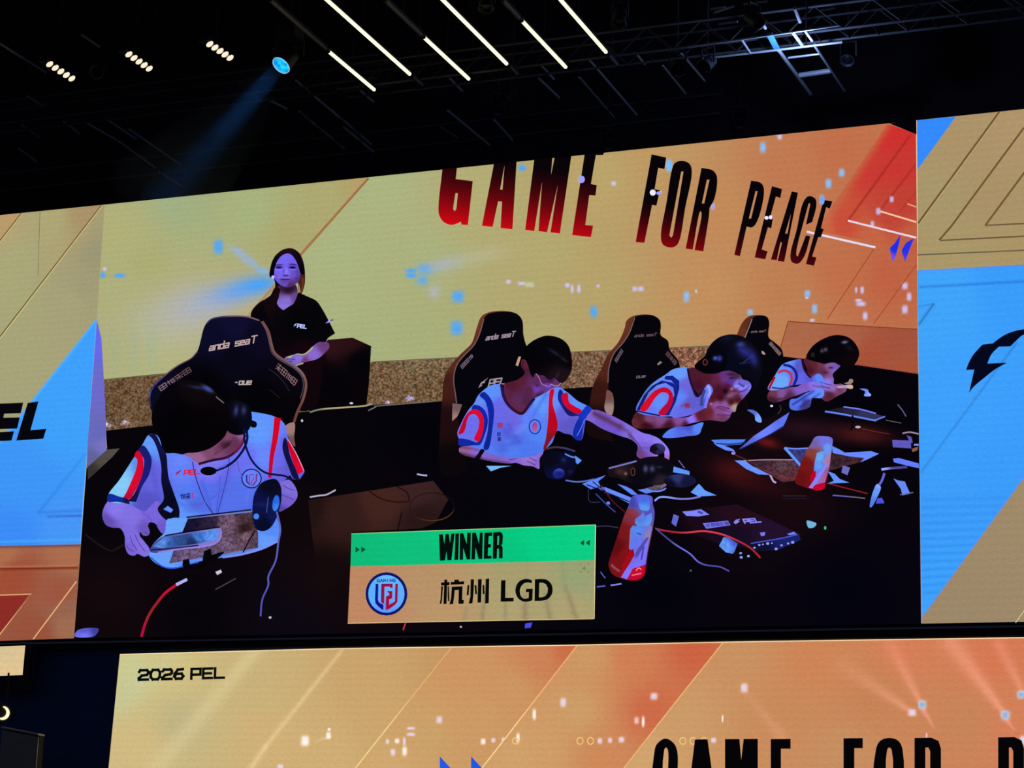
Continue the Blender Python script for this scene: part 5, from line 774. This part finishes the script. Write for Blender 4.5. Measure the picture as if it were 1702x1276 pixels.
paint('orange_field', sb, '1203,1066.5 1500,1062 1800,1057.5 1800,1400 940,1400 1037,1276 1102,1193', [(1220, 1090, (218, 150, 84)), (1140, 1190, (220, 160, 90)), (1080, 1260, (224, 170, 100)), (1350, 1090, (222, 136, 74)), (1300, 1200, (218, 142, 76)), (1450, 1150, (216, 134, 70)), (1500, 1080, (224, 128, 82)), (1650, 1090, (224, 122, 78)), (1600, 1200, (216, 136, 76)), (1690, 1200, (222, 130, 82)), (1400, 1250, (216, 148, 84))], [b for b in bmr if b[0] > 1150], smooth=False, step=8,
      strokes=[(1514, 1182, 1400, 1105, 4, 16, (240, 176, 160), .55, .12), (1530, 1168, 1480, 1070, 4, 12, (240, 176, 160), .6, .2), (1668, 1184, 1580, 1066, 5, 17, (240, 176, 164), .65, .4), (1700, 1150, 1660, 1070, 5, 10, (240, 170, 160), .5, .3), (1535, 1180, 1552, 1208, 4, 2, (240, 180, 200), .6, .3), (1672, 1195, 1686, 1212, 4, 2, (240, 180, 200), .6, .3), (1240, 1150, 1300, 1225, 4, 12, (234, 176, 140), .15, .35)])
ribbon('seam_line', sb, '750.5,1075.5 591,1276 560,1318', 2.0, [(740, 1090, (234, 180, 100)), (600, 1265, (250, 222, 150))]); ribbon('seam_line', sb, '959.6,1072 801,1276 765,1320', 2.0, [(950, 1085, (246, 180, 110)), (810, 1265, (252, 226, 150))]); ribbon('seam_line', sb, '1202.5,1066.5 1102,1193 1037,1276 1000,1322', 1.8, (246, 190, 110))
for x in (964, 981.5, 1135, 1152, 1170): ring('light_ring', sb, x, 1231, 6, 6.5, 1.8, (246, 206, 110))
ring('light_ring', sb, 857, 1231, 6, 6, 1.8, (246, 206, 130))
for s in ('731,1256.5 776,1306 731,1306', '783,1256.5 830,1308 783,1308'): paint('blue_triangle', sb, s, (40, 92, 226), smooth=False, label='small blue arrow triangle')
ribbon('edge_light', sb, '199.4,1087.4 560,1077.6 960,1071.8 1250,1066 1800,1058', 1.6, (244, 232, 190), smooth=False)
word('year_lettering', sb, '2026', (231.5, 1113.8), (19.6, -0.55), (-0.7, 15.6), 4.6, (8, 14, 12), fill=0.76); word('league_lettering', sb, 'PEL', (318.5, 1111.6), (19.6, -0.55), (-0.6, 15.8), 4.3, (8, 14, 12), fill=0.76)
K = (5, 4, 7)
def big(nm, pts, holes=(), smooth=False): paint('letter_'+nm, sb, pts, K, smooth=smooth, step=9, holes=holes, label='huge letter %s of the slogan on the lower screen' % nm.upper())
big('g', '1088,1400 1087.5,1250 1092,1236 1106,1227 1120,1235 1126,1250 1126,1290 1126,1290 1110,1290 1110,1290 1110,1246 1107,1242 1104,1246 1104,1385 1107,1389 1110,1385 1110,1345 1110,1345 1105,1345 1105,1345 1105,1330 1105,1330 1126,1330 1126,1330 1126,1400 1126,1400', smooth=True)
big('a', '1155,1228.5 1176,1228.3 1200,1400 1181,1400 1176,1350 1158,1350 1153,1400 1134,1400')
big('m', '1205,1228 1229,1227.8 1232,1262 1236,1227.8 1259.5,1227.6 1259.5,1400 1242,1400 1242,1300 1236,1340 1228,1340 1222,1300 1222,1400 1205,1400')
big('e', '1281,1228 1314,1227.6 1314,1244 1298,1244 1298,1305 1311,1305 1311,1320 1298,1320 1298,1400 1281,1400')
big('f', '1402,1226.6 1434,1226.2 1434,1243 1420,1243 1420,1305 1432,1305 1432,1321 1420,1321 1420,1400 1402,1400')
big('o', '1456,1400 1456,1244 1464,1230 1478,1226 1492,1230 1500,1244 1500,1400 1500,1400 1482,1400 1482,1400 1482,1246 1478,1242 1474.5,1246 1474.5,1400 1474.5,1400', smooth=True)
big('r', '1520,1226 1548,1225.6 1560,1231 1564,1244 1564,1300 1557,1312 1563,1322 1563,1400 1545,1400 1545,1326 1538,1326 1538,1400 1520,1400', [[(1538,1242),(1543,1242),(1546,1248),(1546,1300),(1538,1308)]])
big('p', '1659,1225 1686,1224.6 1698,1230 1702,1244 1702,1310 1694,1324 1677,1326 1677,1400 1659,1400', [[(1677,1242),(1681,1242),(1684,1248),(1684,1300),(1677,1308)]])
big('e', '1724,1224 1757,1223.6 1757,1240 1742,1240 1742,1400 1724,1400')

# small cream LED panel at the far left, with its bracket
Yp = -0.35
WALL_Y[0] = Yp; LAYER[0] = 0
c0 = on_wall(0, 1122, Yp)
sp = thing('led_screen', (c0.x, Yp, c0.z), 'small plain cream LED screen at the far left under the big screens', 'screen')
CP = [(-80, 1077), (42, 1072.5), (37.5, 1121.5), (-80, 1126)]
cabinet(sp, CP, 0.12)
paint('picture', sp, CP, [(0, 1080, (222, 204, 150)), (40, 1100, (226, 206, 152)), (10, 1115, (228, 206, 150))], smooth=False, step=6)
bm = bmesh.new()
for a in ('43,1071 48,1071 43.5,1124 38.5,1124', '-80,1128 46,1124 45,1148 -80,1152'):
    f = [on_wall(x, y, Yp) for x, y in P(a)]; prism(bm, f, [p+Vector((0, 0.12, 0)) for p in f])
for a, b in (((58, 1078), (50, 1150)), ((48, 1126), (55, 1126)), ((46, 1148), (52, 1128)), ((36, 1150), (20, 1200))):
    tube(bm, on_wall(*a, Yp+0.1), on_wall(*b, Yp+0.1), 0.015)
mesh_obj('hanging_bracket', bm, M_BLACK, sp)
WALL_Y[0] = 0.0

# ring light and the grey box below it
c0 = on_wall(3, 1184, -0.6)
rl = thing('ring_light', c0, 'small round light with a bright crescent rim below the cream panel', 'light')
d = (CAM-c0).normalized()
bm = bmesh.new(); lathe(bm, c0-d*0.16, d, [(0, 0.05), (0.02, 0.17), (0.12, 0.19), (0.16, 0.18), (0.15, 0.15), (0.14, 0.0)]); mesh_obj('housing', bm, M_BLACK, rl, True)
bm = bmesh.new(); dd, s_, t_ = frame_of(d); N = 22
u_ = RIGHT - d*RIGHT.dot(d); u_.normalize(); v_ = UP - d*UP.dot(d); v_.normalize()
prev = None
for k in range(N+1):
    a = math.radians(-120 + 200*k/N); w = 0.026*math.sin(math.pi*k/N)**0.6 + 0.004
    c = c0 + (u_*math.cos(a) + v_*math.sin(a))*0.112
    q = [bm.verts.new(c + (u_*math.cos(a) + v_*math.sin(a))*e + d*(0.012 + z)) for e, z in ((-w, 0), (w, 0), (w, 0.01), (-w, 0.01))]
    if prev:
        for i in range(4): bm.faces.new((prev[i], prev[(i+1) % 4], q[(i+1) % 4], q[i]))
    else: bm.faces.new(q)
    prev = q
bm.faces.new(prev[::-1]); mesh_obj('lit_rim', bm, glow('warm_rim', (255, 232, 180), 1.4), rl)
bm = bmesh.new(); tube(bm, c0+Vector((0, 0.12, 0.1)), c0+Vector((0, 0.12, 0.75)), 0.02); mesh_obj('hanger', bm, M_BLACK, rl)
bx0 = on_wall(66, 1222, -0.9); bx1 = on_wall(4, 1210, -0.9)
gb = thing('speaker_cabinet', (bx0.x-0.3, -0.9, -0.2), 'tall dark grey cabinet at the lower left corner with a top edge painted as lit', 'speaker')
bm = bmesh.new()
f = [Vector((bx1.x, -0.9, -0.2)), Vector((bx0.x, -0.9, -0.2)), bx0, bx1]; prism(bm, f, [p+Vector((0, 0.14, 0)) for p in f]); mesh_obj('cabinet', bm, M_BLACK, gb)
bm = bmesh.new(); h = Vector((0, 0, 0.03)); f = [bx1, bx0, bx0+h, bx1+h]; prism(bm, [p+Vector((0, -0.05, 0)) for p in f], [p+Vector((0, 0.16, 0)) for p in f]); mesh_obj('top_edge', bm, mat('painted_lit_edge', (250, 250, 240), 0.4), gb)  # near-white colour stands in for light on the cabinet's top edge
bm = bmesh.new(); f = [Vector((bx1.x+0.01, -0.93, -0.1)), Vector((bx0.x-0.01, -0.93, -0.1)), bx0+Vector((-0.01, -0.03, -0.03)), bx1+Vector((0.01, -0.03, -0.03))]; prism(bm, f, [p+Vector((0, 0.03, 0)) for p in f]); mesh_obj('grille', bm, mat('grey_grille', (205, 210, 196), 0.8), gb)

# dark carcass the lower screens hang from, and the rail between the upper and the lower screens
bm = bmesh.new(); a = on_wall(-120, 1066, 0.3); b = on_wall(1900, 1034, 0.3)
box(bm, (a.x, 0.24, -0.2), (b.x, 0.4, min(a.z, b.z)-0.02)); structure('wall_front', bm, mat('dark_blue_cladding', (60, 110, 190), 0.7))
zr = (on_wall(100, 1063).z + on_wall(1500, 1040).z)/2 - 0.03
rail = thing('rail', ((a.x+b.x)/2, 0, zr-0.2), 'long dark metal rail under the big upper screens', 'rail')
bm = bmesh.new(); beam(bm, (a.x, -0.03, zr-0.025), (b.x, -0.03, zr-0.025), 0.10, 0.03); mesh_obj('top_bar', bm, mat('painted_edge_highlight', (214, 218, 255), 0.35, 0.0), rail)  # bluish highlight along the rail is put into the top bar's colour
bm = bmesh.new(); beam(bm, (a.x, 0.02, zr-0.11), (b.x, 0.02, zr-0.11), 0.14, 0.12); mesh_obj('body', bm, M_CAB, rail)
bm = bmesh.new(); beam(bm, (a.x, -0.06, zr-0.135), (b.x, -0.06, zr-0.135), 0.025, 0.018); mesh_obj('lower_bar', bm, M_RAIL, rail)
x = a.x+0.8
while x < b.x:
    bm = bmesh.new(); beam(bm, (x-0.16, -0.065, zr-0.1), (x+0.16, -0.065, zr-0.14), 0.03, 0.02); mesh_obj('clamp', bm, M_RAIL, rail); x += 1.9

# ================================================================ lighting rig under the roof
HC = 17.2
T = lambda x, y, z=HC: on_level(x, y, z)
TUBE_ON = glow('lit_tube', (250, 246, 196), 1.6)
TUBE_OFF = mat('unlit_tube', (120, 112, 108), 0.5)
def tube_light(x0, y0, x1, y1, lit, label):
    a, b = T(x0, y0), T(x1, y1)
    t = thing('tube_light', (a+b)/2, label, 'light', 'tube lights under the roof')
    d = (b-a).normalized(); n = 0.034
    bm = bmesh.new(); tube(bm, a, b, n, 10); mesh_obj('tube', bm, TUBE_ON if lit else TUBE_OFF, t, False)
    bm = bmesh.new(); beam(bm, a+Vector((0, 0, 0.055)), b+Vector((0, 0, 0.055)), 0.05, 0.04); mesh_obj('housing', bm, M_BLACK, t)
    for p, q in ((a, d), (b, -d)):
        bm = bmesh.new(); tube(bm, p-q*0.02, p+q*0.03, n+0.008, 10); mesh_obj('end_cap', bm, M_BLACK, t)
    bm = bmesh.new(); m = (a+b)/2; tube(bm, m+Vector((0, 0, 0.07)), m+Vector((0, 0, 23.12-HC)), 0.008, 6); mesh_obj('wire', bm, M_BLACK, t)
for a in ((449, 0, 542.6, 82.2, 0, 'unlit tube light, the leftmost one'), (545, 84.5, 623, 150, 1, 'leftmost lit tube light, a short bright bar'), (520, -21, 682, 124, 1, 'long lit tube light, first of the three long ones from the left'), (684.2, 126, 702, 142, 0, 'short unlit stub at the end of the first long lit tube'),
          (640, 0, 701, 58.6, 0, 'unlit tube light between the first two long lit tubes'), (703.5, 61, 780, 132, 1, 'lit tube light between the first two long lit tubes'), (712, -24, 843, 107, 1, 'long lit tube light, second of the three long ones from the left'), (845.2, 109.2, 860, 123.5, 0, 'short unlit stub at the end of the second long lit tube'),
          (835, 0, 864, 31, 0, 'unlit tube light, the rightmost full one'), (866.5, 33.5, 941, 112.5, 1, 'lit tube light, second from the right'), (911, -24, 1008, 87.5, 1, 'rightmost lit tube light'), (1010.4, 90, 1026, 108, 0, 'short unlit stub at the end of the rightmost lit tube')):
    tube_light(*a)

def blinder(p0, p1, label):
    a, b = T(*p0), T(*p1); d = (b-a)/4
    t = thing('blinder_light', (a+b)/2, label, 'light', 'blinder bars of five lamps')
    u = d.normalized(); face = (CAM - (a+b)/2); face -= u*face.dot(u); face.normalize()
    face = (face + Vector((0, 0, -0.5))).normalized()
    bm = bmesh.new(); beam(bm, a-u*0.16-face*0.10, b+u*0.16-face*0.10, 0.2, 0.12); mesh_obj('housing', bm, M_BLACK, t)
    for k in range(5):
        c = a+d*k
        bm = bmesh.new(); lathe(bm, c-face*0.06, face, [(0, 0.05), (0.05, 0.088), (0.06, 0.088), (0.058, 0.07)], 20); lp = mesh_obj('lamp', bm, M_BLACK, t, True)
        bm = bmesh.new(); lathe(bm, c, face, [(-0.005, 0.078), (0.012, 0.066), (0.022, 0.03), (0.023, 0.0)], 20); mesh_obj('lens', bm, WARM, lp, True)
    bm = bmesh.new(); m = (a+b)/2-face*0.16; tube(bm, m, Vector((m.x, m.y, 23.2)), 0.02, 6); mesh_obj('hanger', bm, M_BLACK, t)
WARM = glow('warm_lamp', (255, 237, 208), 1.06)
blinder((82.6, 106.7), (119.4, 130.4), 'leftmost bar of five warm round lamps'); blinder((214.2, 90.2), (248, 114), 'middle bar of five warm round lamps'); blinder((348.7, 73.3), (382.5, 96), 'right bar of five warm round lamps, nearest the blue spotlight')

# moving head spotlight with its blue beam
HP = T(467.5, 108.5, 17.0)
fw = (HP-CAM).normalized(); su = (UP-fw*UP.dot(fw)).normalized(); sr_ = fw.cross(su)
ang = Vector((-168, 192)).normalized()
BD = (sr_*ang.x - su*ang.y)*0.80 - fw*0.60; BD.normalize()
mh = thing('moving_head_light', HP, 'round spotlight glowing blue with a beam pointing down left', 'light')
mh_r = 0.185
bm = bmesh.new(); lathe(bm, HP-BD*0.55, BD, [(0, 0.08), (0.03, 0.15), (0.3, 0.18), (0.52, 0.2), (0.55, mh_r+0.02), (0.55, mh_r)], 28); mesh_obj('head', bm, M_BLACK, mh, True)
BL2 = bpy.data.materials.new('blue_lens'); BL2.use_nodes = True; nt = BL2.node_tree; nt.nodes.remove(nt.nodes['Principled BSDF'])
e = nt.nodes.new('ShaderNodeEmission'); tc = nt.nodes.new('ShaderNodeTexCoord'); nz = nt.nodes.new('ShaderNodeTexNoise'); nz.inputs['Scale'].default_value = 9
rp = nt.nodes.new('ShaderNodeValToRGB'); rp.color_ramp.elements[0].color = (0.0, 0.28, 0.9, 1); rp.color_ramp.elements[1].color = (0.02, 0.75, 0.98, 1); rp.color_ramp.elements[0].position = 0.35; rp.color_ramp.elements[1].position = 0.68
nt.links.new(tc.outputs['Object'], nz.inputs['Vector']); nt.links.new(nz.outputs['Fac'], rp.inputs[0]); nt.links.new(rp.outputs[0], e.inputs[0]); nt.links.new(e.outputs[0], nt.nodes['Material Output'].inputs[0])
bm = bmesh.new(); lathe(bm, HP, BD, [(-0.01, mh_r*0.93), (0.012, mh_r*0.8), (0.03, mh_r*0.4), (0.034, 0)], 28); mesh_obj('lens', bm, BL2, mh, True)
bm = bmesh.new(); lathe(bm, HP, BD, [(-0.01, mh_r*0.9), (0.015, mh_r*0.94), (0.02, mh_r*1.0), (-0.01, mh_r*1.04)], 28); mesh_obj('lens_rim', bm, glow('pale_rim', (130, 200, 255), 1.0), mh, True)
bm = bmesh.new(); q = HP-BD*0.28; tp = Vector((q.x, q.y, HP.z+0.55))
for s in (-1, 1): beam(bm, q+RIGHT*0.24*s, tp+RIGHT*0.24*s, 0.05, 0.09)
beam(bm, tp-RIGHT*0.26, tp+RIGHT*0.26, 0.09, 0.06); mesh_obj('yoke', bm, M_BLACK, mh)
bm = bmesh.new(); box(bm, (tp.x-0.2, tp.y-0.2, tp.z+0.02), (tp.x+0.2, tp.y+0.2, tp.z+0.24)); tube(bm, tp+Vector((0, 0, 0.2)), (tp.x, tp.y, 23.15), 0.025, 6); mesh_obj('base', bm, M_BLACK, mh)
sd = bpy.data.lights.new('blue_beam_lamp', 'SPOT'); sd.energy = 3000; sd.color = (0.03, 0.27, 0.9); sd.spot_size = math.radians(11); sd.spot_blend = 0.6; sd.shadow_soft_size = 0.17
so = bpy.data.objects.new('blue_beam_lamp', sd); COL.objects.link(so); so.location = HP + BD*0.1
so.rotation_euler = (-BD).to_track_quat('Z', 'Y').to_euler()
so.parent = mh; so.matrix_parent_inverse = Matrix.Translation(-HP)
# haze under the roof around the beam
hz = bpy.data.materials.new('stage_haze'); hz.use_nodes = True; nt = hz.node_tree; nt.nodes.remove(nt.nodes['Principled BSDF'])
vsn = nt.nodes.new('ShaderNodeVolumeScatter'); vsn.inputs['Color'].default_value = (0.8, 0.9, 1, 1); vsn.inputs['Anisotropy'].default_value = 0.2
tc = nt.nodes.new('ShaderNodeTexCoord'); nz = nt.nodes.new('ShaderNodeTexNoise'); nz.inputs['Scale'].default_value = 0.7; nz.inputs['Detail'].default_value = 1
mr = nt.nodes.new('ShaderNodeMapRange'); mr.inputs[1].default_value = 0.3; mr.inputs[2].default_value = 0.7; mr.inputs[3].default_value = 0.012; mr.inputs[4].default_value = 0.022
nt.links.new(tc.outputs['Object'], nz.inputs['Vector']); nt.links.new(nz.outputs['Fac'], mr.inputs[0]); nt.links.new(mr.outputs[0], vsn.inputs['Density']); nt.links.new(vsn.outputs[0], nt.nodes['Material Output'].inputs['Volume'])
E = HP + BD*3.9
bm = bmesh.new(); lathe(bm, HP+BD*0.04, BD, [(0, 0.24), (0.3, 0.32), (4.2, 1.1)], 20)
tag(mesh_obj('haze', bm, hz), 'thin blue lit haze in the beam of the round spotlight', 'haze', kind='stuff')

# trusses: chords along the stage with ladder lacing
def truss(x0, y0, x1, y1, z, h, label, m=M_TRUSS, n=26, r=0.026, rungs=True):
    a, b = T(x0, y0, z), T(x1, y1, z); b = Vector((b.x, a.y, z))
    t = thing('truss', (a+b)/2, label, 'truss', 'roof trusses')
    offs = ((0, 0), (0, h), (h, 0), (h, h))
    for dy, dz in offs:
        bm = bmesh.new(); o = Vector((0, dy, dz)); tube(bm, a+o, b+o, r, 8); mesh_obj('chord', bm, m, t)
    bm = bmesh.new(); L = b-a
    for k in range(n):
        p, q = a+L*(k/n), a+L*((k+1)/n)
        e0, e1 = (0, h) if k % 2 else (h, 0)
        tube(bm, p+Vector((0, 0, e0)), q+Vector((0, 0, e1)), r*0.5, 5)
        tube(bm, p+Vector((0, h, e0)), q+Vector((0, h, e1)), r*0.5, 5)
        if rungs: tube(bm, p, p+Vector((0, h, 0)), r*0.5, 5)
    mesh_obj('lacing', bm, M_LACE, t)
    for f in (0.2, 0.5, 0.8):
        bm = bmesh.new(); p = a+L*f+Vector((0, h/2, h)); tube(bm, p, (p.x, p.y, 23.15), 0.015, 6); mesh_obj('hanger', bm, M_BLACK, t)
truss(560, 148.5, 1760, 20, 17.35, 0.5, 'truss crossing behind the ends of the tube lights')
truss(-120, 220, 640, 140, 17.6, 0.5, 'truss at the left, below the round lamps')
truss(-120, 330, 1200, 190, 18.4, 0.45, 'truss further back, just above the big screens')
# thin pipes that run from the hall towards the stage
PIPES = [tuple((x/2.835, y/2.835) for x, y in P(s)) for s in ('105,590 185,645', '300,572 375,630', '400,575 550,660', '560,665 730,790', '610,610 850,775', '500,560 640,655', '1265,470 1350,512', '1395,380 1600,555', '1410,525 1620,700', '0,205 215,342', '385,165 470,222', '1620,600 1760,715', '130,455 205,500', '90,700 170,760', '750,810 860,880')]
PIPES += [tuple((550+x/2.835, y/2.835) for x, y in P(s)) for s in ('550,520 745,682', '770,565 855,660', '980,370 1075,460', '1170,365 1335,555', '1220,285 1440,540', '1565,310 1670,440', '990,310 1050,372', '520,600 600,652', '1650,250 1760,380', '130,420 200,480', '5,520 190,680', '560,370 620,430', '1436,250 1478,302')]
PIPES.sort(key=lambda s: s[0][0]+s[1][0])
ORD = 'first second third fourth fifth sixth seventh eighth ninth tenth eleventh twelfth thirteenth fourteenth fifteenth sixteenth seventeenth eighteenth nineteenth twentieth twenty-first twenty-second twenty-third twenty-fourth twenty-fifth twenty-sixth twenty-seventh twenty-eighth twenty-ninth thirtieth'.split()
for k, (a, b) in enumerate(PIPES):
    z = (17.9 if a[1] > 150/2.835 else 17.5) + 0.12*(k % 3)
    p, q = T(*a, z), T(*b, z)
    t = thing('rig_pipe', (p+q)/2, '%s thin grey pipe under the roof, counted from the left edge' % ORD[k], 'pipe', 'thin pipes under the roof')
    bm = bmesh.new(); tube(bm, p, q, 0.024, 8); mesh_obj('pipe', bm, M_RIG, t)
    bm = bmesh.new(); q2 = (p+q)/2; tube(bm, q2+Vector((0, 0, 0.02)), (q2.x, q2.y, 23.15), 0.006, 5); mesh_obj('wire', bm, M_BLACK, t)
# pale ladder frame, lit bluish, at the top right
z = 17.0
lf = thing('ladder_frame', T(1320, 80, z), 'pale bluish lit metal ladder frame under the roof at the upper right', 'frame')
def bar(nm, a, b, r=0.022, m=M_ALU, zz=z):
    bm = bmesh.new(); tube(bm, T(*a, zz), T(*b, zz), r, 8); mesh_obj(nm, bm, m, lf)
bar('chord', (1144, 78), (1395, 42)); bar('chord', (1165, 98), (1400, 70)); bar('long_rail', (1294, 83), (1347, 156), 0.035); bar('long_rail', (1354, 75), (1404, 150), 0.03)
bar('rung', (1232, 65), (1247, 88)); bar('rung', (1317, 53), (1334, 76), 0.03); bar('rung', (1338, 50), (1350, 67), 0.03); bar('rung', (1310, 96), (1363, 89.5), 0.02); bar('rung', (1329, 125), (1381, 117.5), 0.05); bar('rung', (1265, 36), (1272, 47), 0.03); bar('rung', (1321, 13), (1330, 36), 0.035)
bar('cross_bar', (1181, 15), (1206, 11), 0.02); bar('cross_bar', (1187, 21), (1220, 10), 0.02); bar('cross_bar', (1236, 7), (1275, 2), 0.02); bar('cross_bar', (1364, 17), (1388, 13), 0.02); bar('cross_bar', (1195, 40), (1226, 36), 0.02)
bm = bmesh.new(); f = [T(x, y, z) for x, y in P('1274,59 1283,57 1296,83 1288,85')]; prism(bm, f, [p+Vector((0, 0, 0.04)) for p in f]); mesh_obj('gusset_plate', bm, mat('teal_plate', (80, 150, 190), 0.5), lf)
bm = bmesh.new(); p = T(1340, 80, z); tube(bm, p, (p.x, p.y, 23.15), 0.01, 6); mesh_obj('hanger', bm, M_BLACK, lf)
# par cans and the wash light that shines on the ladder frame
def par_can(x, y, z, d, label):
    c = T(x, y, z); d = Vector(d).normalized()
    t = thing('par_light', c, label, 'light', 'dark spotlights under the roof')
    bm = bmesh.new(); lathe(bm, c-d*0.2, d, [(0, 0.06), (0.04, 0.11), (0.32, 0.13), (0.34, 0.15), (0.34, 0.12), (0.28, 0.1)], 18); mesh_obj('can', bm, M_BLACK, t, True)
    bm = bmesh.new(); s = d.cross(Vector((0, 0, 1))).normalized()
    for e in (-1, 1): beam(bm, c+s*0.15*e, c+s*0.15*e+Vector((0, 0, 0.3)), 0.02, 0.03)
    beam(bm, c-s*0.16+Vector((0, 0, 0.3)), c+s*0.16+Vector((0, 0, 0.3)), 0.03, 0.02); tube(bm, c+Vector((0, 0, 0.3)), (c.x, c.y, 23.15), 0.012, 6); mesh_obj('yoke', bm, M_LACE, t)
    bm = bmesh.new(); lathe(bm, c+d*0.09, d, [(0, 0.1), (0.01, 0.06), (0.012, 0)], 18); mesh_obj('lens', bm, M_RAIL, t, True)
    return c
par_can(808, 4, 17.0, (0.1, -0.2, -1), 'dark spotlight above the lit tubes at the top edge'); par_can(846, 158, 17.5, (-0.5, -0.4, -0.8), 'dark spotlight hanging left of centre under the truss'); par_can(828, 178, 17.6, (0.4, -0.5, -0.8), 'lower of two dark spotlights left of centre')
par_can(1126, 112, 16.6, (0.3, -0.7, -0.7), 'dark spotlight left of the pale ladder frame'); par_can(1176, 106, 16.6, (-0.3, -0.7, -0.7), 'second dark spotlight left of the pale ladder frame'); par_can(1410, 95, 17.3, (0, -0.6, -0.8), 'dark spotlight right of the pale ladder frame')
par_can(1230, 200, 18.2, (0.2, -0.6, -0.8), 'dark spotlight above the right half of the centre screen'); par_can(1010, 236, 17.4, (0.4, -0.6, -0.7), 'dark spotlight just above the slogan'); par_can(164, 117, 17.0, (0.2, -0.8, -0.5), 'small dark spotlight between two bars of warm lamps'); par_can(1030, 30, 16.9, (0, -0.3, -1), 'dark spotlight right of the rightmost lit tube')
c = par_can(1254, 32, 16.6, (0.25, -0.1, -0.2), 'dark spotlight on the pale ladder frame')
ld = bpy.data.lights.new('frame_wash', 'POINT'); ld.energy = 110; ld.color = (0.34, 0.5, 1.0); ld.shadow_soft_size = 0.08
lo = bpy.data.objects.new('frame_wash', ld); COL.objects.link(lo); lo.location = T(1326, 100, 16.55)
